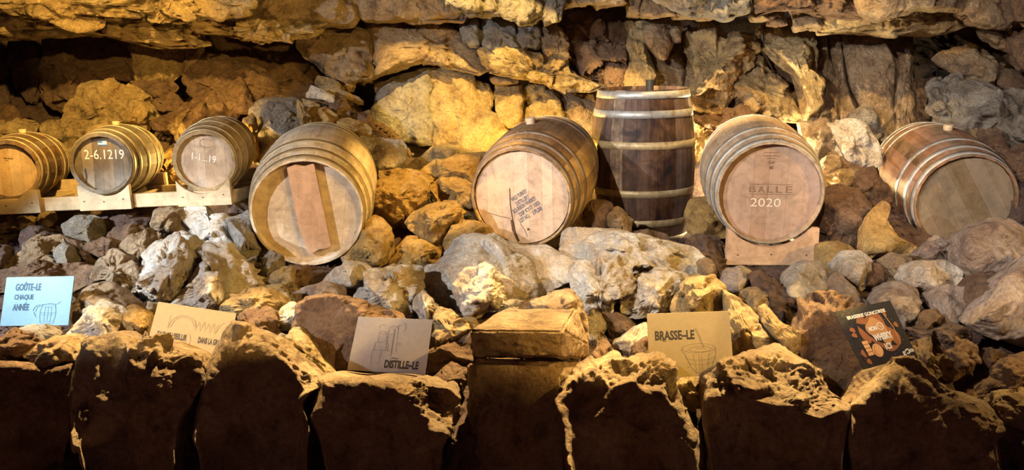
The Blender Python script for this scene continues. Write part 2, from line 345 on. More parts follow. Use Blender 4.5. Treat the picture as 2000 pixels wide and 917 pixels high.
lay('''
# left recess, behind
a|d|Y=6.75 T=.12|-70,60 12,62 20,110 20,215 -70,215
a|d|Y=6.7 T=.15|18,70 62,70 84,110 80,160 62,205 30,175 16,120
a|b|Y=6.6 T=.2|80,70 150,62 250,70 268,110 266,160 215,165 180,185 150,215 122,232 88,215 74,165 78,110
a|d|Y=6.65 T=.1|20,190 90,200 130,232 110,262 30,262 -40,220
a|y|Y=6.35 T=.06 r=.6 lean=.1 pw=6|258,76 358,72 366,100 357,145 332,160 268,163 262,120 252,95
a|y|Y=6.35 T=.1 r=.8|362,72 396,74 402,100 387,122 372,132 356,148 362,110
a|b|Y=6.6 T=.12 r=.8|398,62 470,60 560,72 605,118 632,150 625,175 570,180 520,168 460,150 405,135
a|b|Y=6.6 T=.12|455,60 520,66 566,82 588,118 560,128 500,110
# blocks round the centre of the wall
a|t|Y=6.1 T=.16 r=.7 pw=5|620,44 690,41 716,60 733,108 726,142 702,152 670,162 642,142 620,127 595,120 578,92 575,68 608,58
a|y|Y=6.2 T=.12 r=1.4|618,124 670,128 712,120 730,112 734,155 700,162 686,180 672,176 662,158 640,148
a|t|Y=6.15 T=.14 r=.8 pw=4|712,40 792,40 862,36 892,44 908,75 942,113 956,133 930,142 880,130 838,120 790,127 747,142 735,122 726,75
a|b|Y=6.4 T=.08|690,60 730,50 752,120 742,170 732,180 722,130
a|g|Y=6.15 T=.10 r=.45 pw=7 lean=.1|738,160 790,140 841,131 843,170 846,230 846,284 800,284 728,276 726,215
a|y|Y=6.1 T=.10 r=.4 pw=7 lean=.1|838,131 882,132 927,147 932,175 953,205 978,235 1004,262 1004,305 905,308 843,288 838,230
a|y|Y=6.2 T=.08|926,156 957,164 963,195 958,228 935,206 924,180
a|y|Y=6.12 T=.08 r=.6 pw=5|966,164 1016,161 1024,190 1021,240 1002,252 985,244 969,217 963,190
a|t|Y=6.15 T=.08 r=.6|956,147 1012,154 1016,164 985,165 960,163
a|y|Y=6.15 T=.1 r=.7 pw=4|1022,163 1062,158 1082,173 1102,195 1110,238 1060,262 1020,262 1024,195
a|t|Y=6.15 T=.1 r=.7 pw=4|1092,178 1162,168 1178,200 1170,310 1115,310 1108,230 1098,205
a|y|Y=6.0 T=.10 r=1.4 lean=-.2|933,98 980,92 1040,103 1092,108 1134,150 1184,170 1100,182 1060,162 1015,154 950,142 940,120
a|g|Y=6.1 T=.12 pw=5|893,38 926,31 937,60 940,94 915,92 898,62
a|g|Y=6.08 T=.12 pw=5|930,30 1003,28 1013,50 1003,75 1018,94 960,100 936,90
a|g|Y=6.05 T=.12 pw=5|1008,48 1048,40 1058,60 1055,95 1020,98 1002,76
a|t|Y=6.05 T=.12|1052,52 1092,48 1110,80 1120,118 1090,115 1058,98
a|b|Y=6.3 T=.14 r=1.3|1090,8 1186,-5 1192,165 1140,155 1118,120 1102,95 1090,62 1088,38
a|b|Y=6.25 T=.14 r=1.2|1158,25 1225,28 1232,80 1224,120 1228,178 1180,172 1165,110
# the bright rough wall to the right of the standing barrel
a|y|Y=6.15 T=.10 r=1.2 pw=4|1222,34 1264,46 1267,70 1258,92 1264,120 1288,152 1276,172 1222,172 1216,120 1226,80
a|t|Y=6.12 T=.10 r=.8 pw=4|1258,47 1302,33 1311,60 1315,85 1303,118 1290,115 1262,90 1254,72
a|t|Y=6.3 T=.05 r=.5 pw=6|1262,92 1300,116 1316,84 1332,84 1338,175 1300,200 1280,200 1284,142
a|t|Y=6.15 T=.08|1305,36 1331,42 1332,84 1316,84
a|t|Y=6.35 T=.06 r=.5 pw=6|1326,60 1350,50 1362,110 1370,180 1385,215 1335,215 1333,120
a|y|Y=6.15 T=.16 r=1.5 pw=3|1336,55 1382,38 1422,66 1452,58 1478,88 1472,122 1444,152 1434,192 1402,208 1355,190 1362,150 1342,100
a|y|Y=6.15 T=.14 r=1.3 pw=3.5|1472,84 1492,108 1522,148 1558,190 1568,240 1530,242 1480,232 1440,212 1432,180 1447,140 1468,115
a|y|Y=6.05 T=.16 r=1.1 pw=3.5|1476,44 1532,38 1574,58 1594,110 1603,180 1604,245 1584,245 1582,190 1562,150 1522,113 1492,84 1474,68
a|b|Y=6.35 T=.05 r=.6|1486,84 1530,112 1566,148 1590,200 1592,262 1560,262 1562,196 1520,150
a|b|Y=6.0 T=.10 r=.8 lean=.8|1332,196 1370,202 1432,210 1452,180 1464,186 1468,216 1510,228 1530,262 1420,262 1342,232
a|y|Y=6.0 T=.12 r=1.6|1340,232 1412,240 1408,265 1390,310 1345,320 1338,270
a|t|Y=6.1 T=.10 r=.6 pw=5|1600,52 1613,58 1620,110 1640,152 1646,182 1634,250 1598,250 1594,120
a|t|Y=6.12 T=.08 r=.5 pw=6|1614,56 1641,58 1647,110 1654,160 1674,220 1644,255 1638,170 1622,110
a|t|Y=6.1 T=.10 r=.45 pw=7 lean=.1|1642,58 1722,60 1742,100 1753,130 1750,285 1704,290 1684,222 1656,165 1648,110
a|t|Y=6.15 T=.10 r=.7 pw=5|1724,60 1783,62 1787,160 1790,290 1749,290 1750,130 1740,90
a|b|Y=6.4 T=.06 r=.6 pw=6|1788,160 1836,150 1842,290 1788,290
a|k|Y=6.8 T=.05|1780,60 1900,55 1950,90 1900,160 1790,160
a|b|Y=6.3 T=.2|1862,50 1925,40 1965,95 2010,140 2070,170 2070,120 2010,90 1985,60 1930,45
''', 'rock_slab', wall_back, slope=.35, grow=.995)

lay('''
# overhanging ledge along the top of the picture
l|y|Y=5.5 T=.16 lean=-.5 r=1.9 cx=120 cy=5|-80,-45 240,-45 335,6 402,26 330,40 200,30 100,32 -80,32
l|y|Y=5.75 T=.16 lean=-.9 r=2.1 cx=170 cy=50|-80,24 100,29 200,27 330,42 424,60 392,80 300,84 250,78 200,66 160,62 120,70 80,76 -80,72
l|y|Y=5.35 T=.2 lean=-.6 r=2 cx=340 cy=0|130,-60 490,-60 478,0 484,28 430,42 350,37 250,22 160,10
l|t|Y=5.85 T=.12 lean=0 r=.5 pw=7|476,-50 692,-50 687,0 694,30 682,46 590,48 520,48 490,38 478,15
l|t|Y=5.9 T=.12 lean=0 r=.5 pw=7|686,-50 872,-50 907,20 902,40 860,38 760,43 705,41 690,10
l|y|Y=5.65 T=.14 lean=-.8 r=2 cx=510 cy=60|385,40 442,38 520,44 590,46 645,44 602,64 577,70 547,82 500,78 450,66 400,64
l|g|Y=5.7 T=.14 pw=5|860,-50 962,-50 970,0 976,24 920,28 890,18 872,0
l|g|Y=5.75 T=.12 pw=5|956,-50 1060,-50 1066,30 1040,43 1010,41 984,30 966,10
l|g|Y=5.75 T=.10 pw=5|1058,-50 1104,-50 1104,10 1094,40 1064,40
l|t|Y=5.9 T=.15|1100,-50 1215,-50 1225,8 1180,10 1106,14
l|g|Y=5.45 T=.18 lean=-.5 r=.8 cx=1350 cy=-20|1190,-60 1475,-60 1468,22 1420,38 1380,30 1330,15 1290,0
l|t|Y=5.9 T=.1 pw=5|1222,-5 1252,-5 1253,30 1226,30
l|t|Y=5.85 T=.1 pw=5|1254,-2 1312,-5 1319,30 1275,34 1253,28
l|t|Y=5.85 T=.1 pw=5|1314,8 1364,18 1366,36 1316,32
l|t|Y=5.85 T=.08|1360,20 1402,28 1394,38 1363,37
l|t|Y=5.8 T=.12|1466,26 1498,8 1502,40 1470,40
l|b|Y=5.8 T=.12|1498,8 1526,4 1538,50 1503,48
l|t|Y=5.75 T=.14|1545,10 1604,10 1608,55 1556,58
l|b|Y=5.5 T=.16 lean=-.5|1465,-50 1665,-50 1696,26 1660,32 1600,26 1520,18 1468,25
l|y|Y=5.7 T=.16 lean=-.9 r=.9 cx=1740 cy=42|1598,28 1680,16 1720,26 1800,10 1872,18 1893,46 1832,66 1760,66 1650,62 1603,64
l|t|Y=5.35 T=.18 lean=-.5 r=.7 cx=1770 cy=-10|1655,-60 1865,-60 1878,18 1800,18 1720,38 1688,22
l|t|Y=5.5 T=.15|1858,-50 1934,-50 1962,30 1972,50 1930,54 1896,44 1868,20
l|b|Y=5.4 T=.15|1945,-50 2080,-50 2080,44 1978,42
l|b|Y=5.6 T=.15 r=1.2|1955,46 2080,40 2080,160 2000,130 1968,85
l|t|Y=5.7 T=.1|1915,48 1958,50 1980,100 1950,92 1920,66
''', 'rock_slab', ceiling, slope=.4, grow=1.01)
# ---------------------------------------------------------------- loose rocks, each one a thing
lay('''
# the slope behind the small casks
pale yellow pitted rock with a domed rough top, behind the middle small cask|y|Y=5.75 T=.16 r=1.3|120,238 138,207 148,180 165,160 195,151 230,157 262,168 292,188 300,210 308,234 280,240 210,240 150,242
flat yellow slab lying under the domed pitted rock|y|Y=5.55 T=.2 lean=.7|66,242 95,230 140,234 210,234 265,230 290,240 280,300 180,330 130,330 125,275 90,266 64,254
flat yellow rock behind the leftmost small cask|y|Y=5.6 T=.15|-60,234 50,234 68,248 60,275 0,290 -60,290
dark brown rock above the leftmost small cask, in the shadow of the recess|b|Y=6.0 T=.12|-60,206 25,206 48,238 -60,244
dark brown rock behind the right shoulder of the domed pitted rock|b|Y=6.1 T=.12|252,158 330,155 348,170 322,196 298,190 268,172
brown wedge rock on the slope right of the domed pitted rock|b|Y=5.8 T=.12|298,195 335,178 364,203 348,220 312,226 298,212
brown slab leaning above the gap between middle and right small casks|b|Y=5.6 T=.14|300,238 330,222 362,206 398,198 396,225 370,240 360,282 335,262 305,255
brown rock with a bright rough edge, left of the right small cask|y|Y=5.45 T=.07 r=1.2|373,206 354,235 360,262 350,285 338,270 330,245 350,225
orange-brown rock seen between middle and right small casks|o|Y=5.3 T=.15|295,330 318,300 345,286 360,320 360,375 296,375
large brown sloping boulder high on the left under the dark recess|b|Y=6.15 T=.2 lean=.7 cx=480 cy=165|372,98 402,104 440,112 492,125 535,150 622,164 704,190 714,204 702,220 660,206 600,190 560,200 500,220 440,235 395,225 365,200 350,160
brown pointed rock on the sloping boulder, above the right small cask|b|Y=5.8 T=.12|468,153 486,180 504,222 440,225 428,200 440,180
olive green rock on the slope above the plank barrel|y|Y=5.95 T=.08|624,148 660,158 672,175 704,190 712,206 690,200 650,184 622,168
small bright cream block on the slope above the plank barrel|w|Y=5.65 T=.07 pw=5 r=.6|606,165 657,187 652,200 596,190
thin yellow flake under the small cream block|y|Y=5.6 T=.04|587,190 628,203 622,215 590,205
brown block right of the small cream block|b|Y=5.7 T=.1|640,188 674,186 683,210 680,234 655,232 638,212
rounded ochre stone just above the plank barrel|o|Y=5.5 T=.09|602,213 640,207 658,225 655,250 606,250
ochre stone at the upper right of the plank barrel, left of the grey wall slab|o|Y=5.5 T=.09|652,234 680,224 702,236 726,250 724,268 690,266 662,252
brown stone wedged against the foot of the grey wall slab|b|Y=5.75 T=.09|688,225 722,212 730,250 702,244
large smooth grey-brown boulder between the right small cask and the plank barrel|g|Y=5.45 T=.22 r=.5 lean=.7|488,215 508,195 545,185 582,188 594,215 606,245 600,300 560,340 500,360 488,300
pale yellow wedge at the right end of the smooth grey-brown boulder|y|Y=5.35 T=.05|580,193 602,216 611,244 592,250 580,225
small orange stones heap piece right of the right small cask|o|Y=5.35 T=.07|474,228 494,222 502,245 492,262 474,250
orange stone low beside the right small cask|o|Y=5.3 T=.09|486,262 504,255 508,300 498,320 486,300
rust brown stone on the slope above the right small cask|b|Y=5.6 T=.07|402,190 425,188 440,205 425,215 405,210
# between the plank barrel and the stencilled barrel
cream stump-like rock lying right of the plank barrel shoulder|w|Y=5.35 T=.12 r=.6|700,262 750,271 786,272 798,290 792,312 770,328 745,335 728,330 715,300
golden smooth rock with a bright top, left of the stencilled barrel top|y|Y=5.4 T=.16 lean=.9 r=.5|783,335 810,308 840,286 880,282 915,290 955,296 950,322 900,326 850,324 820,340
ochre rock in front of the golden bright-topped rock|o|Y=5.15 T=.16 r=.6|812,337 850,312 890,302 955,296 945,340 930,380 912,355 870,350 838,360 822,350
large ochre boulder touching the right side of the plank barrel|o|Y=4.85 T=.22 r=.7|715,370 740,352 765,340 792,333 826,338 840,360 838,388 812,408 804,440 765,448 725,425
ochre rock left of the stencilled barrel, at its mid height|o|Y=4.95 T=.15 r=.7|832,360 860,344 890,340 918,350 940,380 935,410 900,408 858,394
ochre angular rock with a flat top below the mid-height rock|o|Y=4.6 T=.16 r=.7|788,436 812,410 830,398 852,391 888,394 920,410 900,430 880,445 865,485 830,475 808,452
orange rock tucked under the lower left of the stencilled barrel|o|Y=4.5 T=.18 r=.7|858,475 874,440 895,426 925,430 960,443 970,475 930,500 866,495
ochre rounded rock under the right belly of the plank barrel|o|Y=4.4 T=.16 r=.6|672,500 700,470 715,438 732,420 748,426 762,448 765,472 758,502 732,525 690,516
dark ochre rock under the ochre angular rock|o|Y=4.45 T=.15 r=.7|730,530 758,503 775,478 800,456 842,468 864,485 854,525 820,548 780,548 742,540
small golden stick-shaped stone right of the plank barrel|y|Y=4.95 T=.02 r=.3|740,330 764,352 754,362 738,347
brown stone under the cream stump-like rock|o|Y=5.1 T=.08|738,334 775,328 800,335 780,348 745,350
# around the standing barrel and the year barrel
brown rounded rock right of the stencilled barrel foot|b|Y=4.95 T=.14 r=.5|1112,445 1138,408 1160,387 1198,392 1210,422 1185,452 1145,455
small tan rock with a bright tip left of the standing barrel foot|t|Y=4.85 T=.08|1186,425 1204,403 1216,406 1236,430 1232,455 1196,455
dark brown rock in front of the standing barrel|b|Y=4.85 T=.12|1212,450 1260,448 1302,458 1310,480 1260,485 1226,470
orange-brown rock between standing barrel and year barrel|o|Y=4.95 T=.15 r=.6|1335,412 1350,388 1382,383 1412,420 1424,462 1380,470 1342,450
brown rock left of the light wooden cradle|b|Y=4.7 T=.12|1345,475 1370,455 1405,463 1412,510 1385,515 1352,495
tan rock rising behind the year barrel right shoulder|t|Y=5.65 T=.16 r=.6|1560,238 1617,233 1628,260 1650,295 1642,310 1612,305 1600,330 1575,290
white bright jagged rock between the year barrel and the rightmost barrel|w|Y=5.55 T=.16 r=.9|1612,236 1660,235 1694,243 1712,290 1722,322 1685,335 1650,320 1638,292 1620,262
pale grey rock standing behind the white jagged rock, against the wall|g|Y=5.8 T=.12 r=.6|1650,232 1680,206 1706,205 1716,225 1724,262 1705,280 1690,248 1660,240
small tan cube-like rock right of the year barrel|t|Y=5.35 T=.07 pw=5|1602,330 1612,306 1640,300 1645,330 1638,356 1603,352
brown rock under the white jagged rock|b|Y=5.4 T=.07|1638,303 1684,325 1676,342 1640,332
yellow bright flat rock low between the year barrel and the rightmost barrel|y|Y=5.2 T=.1 lean=1|1602,345 1640,330 1676,333 1684,350 1668,364 1630,385 1610,370
red-brown rock touching the left side of the rightmost barrel|b|Y=5.1 T=.14|1672,335 1708,323 1722,350 1742,392 1722,408 1690,400 1672,372
large rust brown boulder right of the year barrel|b|Y=4.9 T=.2 r=.6|1592,375 1632,358 1680,370 1705,405 1686,450 1665,490 1640,495 1592,478
orange smooth pillar-shaped rock leaning left of the rightmost barrel|o|Y=4.6 T=.12 r=.4|1708,405 1730,390 1740,400 1732,430 1750,462 1790,480 1770,505 1700,500 1678,495 1680,455 1696,420
tan smooth rock low behind the white round rock, right of the wooden cradle|o|Y=4.45 T=.14 r=.4|1596,475 1630,468 1660,480 1680,495 1660,530 1620,540 1596,520
# right side
brown pointed rock lying in the dark recess at upper right|t|Y=6.1 T=.15|1832,112 1870,96 1900,86 1932,98 1964,125 1948,155 1900,158 1870,144 1848,127
brown rock right of the pointed rock in the dark recess|b|Y=6.0 T=.15|1945,125 1985,138 2012,158 2075,190 2010,200 1955,172
knobbly grey column-like rock behind the rightmost barrel|g|Y=5.85 T=.14 r=1.4|1820,160 1850,146 1876,142 1884,160 1878,190 1880,245 1860,290 1820,285 1834,225 1818,212 1824,190 1815,178
large dark grey cracked boulder at the right edge behind the rightmost barrel|g|Y=5.7 T=.25 r=1.2 cx=1960 cy=230|1868,175 1900,163 1942,168 2080,190 2080,320 1960,310 1900,270 1866,250 1860,210
pale grey rounded rock at the right edge on the dark cracked boulder|g|Y=5.4 T=.12 r=.6|1980,240 1992,222 2050,215 2060,270 2000,275 1985,262
thin upright tan stone like a finger behind the rightmost barrel|y|Y=5.45 T=.03 r=.4|1890,236 1902,231 1916,268 1922,300 1906,300
dark brown hollow rock right of the finger stone|b|Y=5.35 T=.12|1912,256 1945,248 1962,262 1970,300 1960,320 1930,310
brown rock at the right edge beneath the pale grey rounded rock|b|Y=5.1 T=.2|1948,292 2075,272 2075,370 1990,365 1955,325
dark rock at the right edge beside the rightmost barrel head|d|Y=4.9 T=.2|1985,360 2080,350 2080,440 2000,440
# under and before the pallet, left
pale yellow stone under the left end of the pallet|y|Y=4.85 T=.07|14,422 40,416 68,424 64,442 35,450 16,440
tan stone under the pallet left of the mossy dark rock|y|Y=4.85 T=.07|76,418 100,412 110,425 97,444 74,440
dark rock with a yellow top under the pallet|g|Y=4.6 T=.14|126,440 150,424 175,416 192,424 202,450 198,470 165,478 132,462
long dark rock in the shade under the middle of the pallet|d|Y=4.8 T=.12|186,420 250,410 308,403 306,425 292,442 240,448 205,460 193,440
long brown rock under the long dark shaded rock|b|Y=4.55 T=.1|205,464 225,444 285,436 293,446 258,470 236,486 213,480
dark brown rock at the left edge above the blue card|d|Y=4.3 T=.12|-50,476 10,477 25,505 6,532 -50,532
dark brown rock left of the mossy dark rock|d|Y=4.6 T=.12|38,458 60,438 100,450 128,460 75,480 42,496
brown low rock above the blue card|t|Y=4.3 T=.14|5,520 30,497 55,473 80,461 122,458 133,480 148,508 115,520 70,528 36,530
grey cube-shaped rock above the blue card|g|Y=4.15 T=.08 r=.6|102,494 122,468 142,483 154,507 137,520 112,518
brown sloping rock right of the grey cube-shaped rock|b|Y=4.25 T=.1|124,460 160,475 190,512 182,525 150,517 140,486
small brown rock with a pale corner left of the honeycomb rock|b|Y=4.3 T=.1|158,478 190,466 217,463 242,478 228,504 195,512 176,500
long flat grey-brown slab behind the blue card|b|Y=4.0 T=.14 lean=.8 cx=80 cy=538|-50,530 60,520 150,512 188,518 180,550 140,570 20,575 -50,570
honeycomb-pitted tan rock between the blue card and the big white boulder|t|Y=3.95 T=.13 r=1.9|172,543 188,510 205,498 222,484 242,497 256,513 257,545 258,560 240,570 213,562 193,552 176,556
long tan rock leaning from the pallet to the honeycomb rock|t|Y=4.3 T=.12|232,490 258,463 290,442 304,460 314,480 280,505 264,528 250,530 243,505
tall tan rock under the pallet above the big white boulder|t|Y=4.55 T=.14|286,440 303,414 330,402 360,402 354,427 342,452 324,460 307,476 294,460
smooth white rock left of the plank barrel|w|Y=4.5 T=.16 r=.6 cx=410 cy=445|333,442 348,412 370,400 402,402 404,425 440,418 458,435 468,470 468,510 440,490 400,480 368,458 342,454
big rough white boulder, left half, between the two left cards|w|Y=3.9 T=.24 r=1.3 lean=.8|258,566 268,530 284,507 274,500 291,485 308,473 345,459 386,476 399,500 389,535 362,562 338,594 300,596 268,584
rough white boulder with an orange right face, below the plank barrel|w|Y=3.85 T=.24 r=1.1 lean=.7|386,490 400,475 440,477 474,515 505,560 470,575 430,597 400,610 362,600 336,592 358,562 383,537 404,505
grey-brown rock touching the lower left of the plank barrel|g|Y=4.35 T=.14 r=.6|440,428 487,408 494,450 504,490 490,525 470,515 458,475
grey-tan rounded rock right of the blue card|t|Y=3.6 T=.15 r=.7|138,602 148,570 178,552 202,550 232,566 260,590 262,600 238,616 210,612 182,628 155,646 135,644
blue-white streaked rock pointing down left, right of the blue card|w|Y=3.45 T=.14 r=1.0 cx=195 cy=632|128,656 155,622 175,598 197,589 238,603 250,620 230,648 202,668 165,690 150,690
orange-brown block left of the brown card|o|Y=3.45 T=.11 r=.7|238,605 262,592 291,608 293,655 268,665 240,660 230,635
small white stone at the top left corner of the brown card|w|Y=3.7 T=.05|266,600 285,585 308,591 302,612 278,614
flat grey stone under the blue card|g|Y=3.4 T=.08 lean=.9|28,642 70,634 107,637 122,656 90,670 48,664
# below the plank barrel
pale mottled rock under the plank barrel|g|Y=4.15 T=.1|500,532 513,505 530,490 553,503 558,528 532,546 508,546
olive tan stone between mottled rock and dark gap under the plank barrel|y|Y=3.95 T=.1|497,558 540,528 570,517 574,570 562,588 528,572
dark brown stone in the gap under the plank barrel|b|Y=4.1 T=.08|566,520 602,518 614,550 602,570 570,580
smooth white-grey rock right below the plank barrel|w|Y=4.0 T=.12 r=.4|626,554 648,523 680,509 717,512 736,532 724,552 680,566 648,560
tiny pale stone between plank barrel and ochre rounded rock|w|Y=4.2 T=.03 r=.4|664,502 676,498 684,510 672,520
long pinkish stone left of the white jagged rock of the middle|p|Y=3.85 T=.1 r=.7|562,577 600,558 640,550 671,558 677,582 640,594 590,604 563,594
white jagged rock between the second and third barrel, above the grey card|w|Y=3.8 T=.16 r=1.4|682,592 688,565 714,562 714,540 730,530 755,525 787,515 815,528 826,560 828,592 800,610 760,616 708,604
white and yellow rock above the brown card corner|y|Y=3.65 T=.14 r=1.1|414,602 438,588 480,568 500,560 542,560 564,585 570,608 545,618 500,606 470,618 438,618
brown rock with yellow crown right of the brown card|b|Y=3.45 T=.13|452,670 462,620 490,603 520,600 548,625 555,660 520,668 480,676
small white-faced stone left of the golden-topped rock|w|Y=3.5 T=.08|537,617 568,586 592,598 584,627 572,650 543,645
small grey stone below the white-faced stone|g|Y=3.35 T=.06|525,668 545,652 562,658 574,692 543,690
pointed golden stone left of the grey card, before the brown-striped rock|y|Y=3.25 T=.09 r=.8|558,662 568,638 585,633 600,655 617,680 625,700 655,728 625,748 598,726 572,692
big brown-striped rock with a golden top behind the grey card|b|Y=3.45 T=.2 r=.7 lean=.7 cx=670 cy=650 E=560,650,600,602,650,594,700,622,740,640,800,662 lean=.2|568,645 583,605 610,582 650,578 700,590 782,610 795,645 762,705 690,728 640,718 598,668
# middle
huge smooth white boulder under the stencilled barrel|w|Y=4.05 T=.26 r=.6 lean=.8 cx=955 cy=540|820,565 832,530 852,500 878,470 900,453 950,458 990,473 1040,478 1067,478 1093,498 1130,520 1134,542 1102,556 1040,585 1000,612 920,625 880,632 845,605 832,582
knobbly white ball-like rock before the huge smooth boulder|w|Y=3.6 T=.15 r=1.3|892,566 903,538 925,524 960,527 988,543 1005,560 1003,584 978,596 950,611 922,617 902,602
small white wedge rock right of the white jagged rock|w|Y=3.6 T=.09|804,592 825,562 842,580 860,605 842,627 816,624
yellow rough slab right of the grey card|y|Y=3.45 T=.08 r=1.1 lean=.8|838,678 846,618 860,602 890,615 928,622 940,642 892,668 850,690
dark sloping rock between the grey card and the plank-topped block|b|Y=3.35 T=.1 r=.6|832,685 890,658 926,645 922,705 880,718 836,728
small brown rock low between the grey card and the plank-topped block|b|Y=3.2 T=.1|840,738 880,710 915,718 912,748 882,778 848,756
flat grey stone behind the plank-topped block|g|Y=3.55 T=.06 lean=1|945,604 990,588 1030,588 1016,612
long white boulder lying below the standing barrel|w|Y=4.25 T=.2 r=.8 lean=.6 cx=1230 cy=490|1090,482 1098,453 1115,444 1180,442 1232,452 1302,472 1352,485 1374,505 1368,535 1330,545 1290,538 1240,532 1200,528 1150,535 1128,534 1100,505
small tan rounded stone at the right tip of the long boulder|t|Y=4.05 T=.06|1360,510 1380,500 1398,513 1395,540 1375,546 1361,534
dark brown rock behind the right tip of the long boulder|b|Y=4.35 T=.1|1366,492 1422,507 1420,535 1402,558 1386,524
spiky white rock left of the tan lump pair, right of the plank-topped block|w|Y=3.75 T=.16 r=1.6|1124,550 1132,520 1160,505 1202,499 1222,523 1240,550 1224,575 1197,586 1188,606 1174,655 1150,655 1138,605 1130,572
grey-white lumpy rock behind the yellow rough rock, above the tan card|w|Y=3.75 T=.16 r=1.2|1212,582 1222,553 1250,537 1290,530 1343,535 1350,560 1336,595 1300,608 1260,620 1238,624 1215,604
yellow rough rounded rock touching the top of the tan card|y|Y=3.6 T=.15 r=1.0|1320,605 1326,558 1350,540 1390,539 1412,558 1424,590 1422,618 1340,625
blue-grey sloping stone left of the tan card|w|Y=3.5 T=.08|1195,668 1228,648 1262,626 1272,665 1232,688 1196,692
red-brown stone left of the lower tan card|b|Y=3.35 T=.08|1222,685 1262,655 1275,700 1232,712
dark brown stone in the hollow left of the tan card|b|Y=3.65 T=.1|1176,610 1220,616 1245,635 1232,662 1188,668
slim brown spire-like stone right of the plank-topped block|b|Y=3.3 T=.05|1172,636 1186,648 1198,680 1220,722 1190,742 1150,742 1158,690
purple-grey ball-like rock below the wooden cradle|p|Y=3.95 T=.1 r=.6|1408,549 1417,527 1450,516 1470,529 1469,557 1440,576 1418,568
tan lump below the ball-like rock|t|Y=3.75 T=.12|1432,592 1448,568 1480,562 1512,580 1514,602 1502,630 1458,624 1438,606
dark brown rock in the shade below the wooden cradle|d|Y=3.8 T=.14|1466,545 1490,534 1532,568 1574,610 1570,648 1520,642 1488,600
large yellow wedge rock right of the tan card|y|Y=3.4 T=.14 r=.7 lean=.5|1415,568 1440,583 1472,608 1513,650 1540,672 1556,700 1505,715 1440,712 1424,690 1424,620
cream stone with an orange groove, right end of the yellow wedge|y|Y=3.3 T=.09 r=.7|1482,602 1495,592 1523,628 1564,648 1568,672 1554,695 1518,664 1487,627
# right middle
round bluish-white rock right below the wooden cradle|w|Y=3.85 T=.15 r=.6|1528,572 1537,533 1570,512 1602,508 1616,540 1624,568 1602,586 1580,618 1558,610 1536,595
pinkish slanted slab right of the round bluish-white rock|p|Y=3.8 T=.1 r=.5|1616,548 1634,527 1662,558 1700,592 1684,610 1640,610 1614,580
white-faced rounded rock below the rust brown boulder|w|Y=4.05 T=.14 r=.5|1620,518 1648,488 1682,489 1702,510 1705,542 1680,566 1648,550
brown rock right of the white-faced rounded rock|b|Y=4.05 T=.1|1694,510 1722,517 1730,545 1706,576 1686,565
small rock with a white tip before the orange pillar-shaped rock|t|Y=4.15 T=.09|1720,507 1740,495 1772,497 1785,515 1758,550 1734,556 1724,532
small pink-white crumpled rock at the foot of the rightmost barrel|p|Y=4.15 T=.1 r=1.5|1790,497 1810,473 1830,462 1852,472 1870,490 1862,512 1820,516
wide bluish-grey rock below the rightmost barrel|w|Y=3.95 T=.15 r=.6|1752,543 1768,518 1800,507 1842,507 1873,523 1885,553 1852,570 1810,572 1773,564
pinkish-grey block behind the dark poster|p|Y=3.7 T=.14 r=.7|1698,588 1713,563 1750,552 1787,557 1802,590 1796,640 1760,645 1716,605
pinkish wedge rock below the wide bluish-grey rock|p|Y=3.7 T=.12 r=.5|1806,572 1850,556 1888,560 1894,582 1880,640 1850,665 1832,625 1818,597
dark brown rounded rock left of the big pink slab|b|Y=3.75 T=.13|1882,562 1908,536 1942,532 1955,550 1936,595 1904,650 1884,620
big pale boulder with a lit left face in front of the rightmost barrel|p|Y=4.05 T=.22 r=.5 lean=.4|1866,490 1876,458 1918,430 1956,420 1988,438 2025,460 2010,505 1980,535 1942,544 1890,548 1868,515
big pink slab slanting at the right edge|p|Y=3.5 T=.2 r=.5 cx=1990 cy=590|1890,634 1912,600 1948,553 1978,518 2090,460 2090,690 1980,672 1928,655
small dark brown rock right of the poster's upper corner|b|Y=3.5 T=.1|1796,618 1828,602 1848,618 1846,648 1802,650
long dark ledge-like rock below the pinkish wedge rock|d|Y=3.4 T=.12 lean=.8|1780,642 1850,636 1924,642 1906,675 1815,675
dark brown pointed rock right of the sponge-like stone|b|Y=3.25 T=.12|1834,728 1845,668 1860,650 1904,678 1918,702 1894,730 1850,745
small reddish-brown stone below the big pink slab|b|Y=3.3 T=.07|1910,696 1934,678 1963,688 1960,716 1930,722
brown flat rock at the right edge under the big pink slab|b|Y=3.2 T=.12|1895,775 1928,735 1958,703 2080,682 2080,752 1960,785 1928,795
small cream-edged rock at the lower right edge|t|Y=3.05 T=.12|1925,790 1948,766 1990,757 2080,745 2080,850 1980,840 1938,815
dark red-brown rock in the lower right corner|d|Y=3.0 T=.16|1920,850 1970,815 2080,810 2080,960 1935,960
tall rough brown rock with a yellow rough top behind the dark poster|b|Y=3.35 T=.18 r=1.1 lean=.35 E=1550,645,1590,606,1620,606,1650,628,1700,640|1558,645 1588,570 1620,564 1660,577 1684,600 1706,650 1716,720 1696,790 1640,790 1596,755 1564,702
porous yellow-brown stone holding the right corner of the dark poster|t|Y=3.1 T=.07 r=1.8|1782,675 1816,662 1825,700 1846,735 1800,742 1782,712
# the front row
light brown block on top of the dark boulder at the left edge|t|Y=3.0 T=.13 r=.9 lean=.6|40,692 68,670 120,654 152,653 158,680 153,704 110,720 68,726 54,700
brown rough rock top at the left edge, before the flat grey stone|b|Y=3.1 T=.14 lean=.6|-60,660 0,662 25,645 50,649 78,668 64,690 35,710 -60,715
huge dark boulder in the lower left corner|b|Y=2.98 T=.2 r=.8 lean=.25 cx=40 cy=800 E=-100,700,0,698,140,706,160,720 lean=.0|-80,706 0,700 60,705 80,718 140,712 146,760 138,850 122,960 -80,960
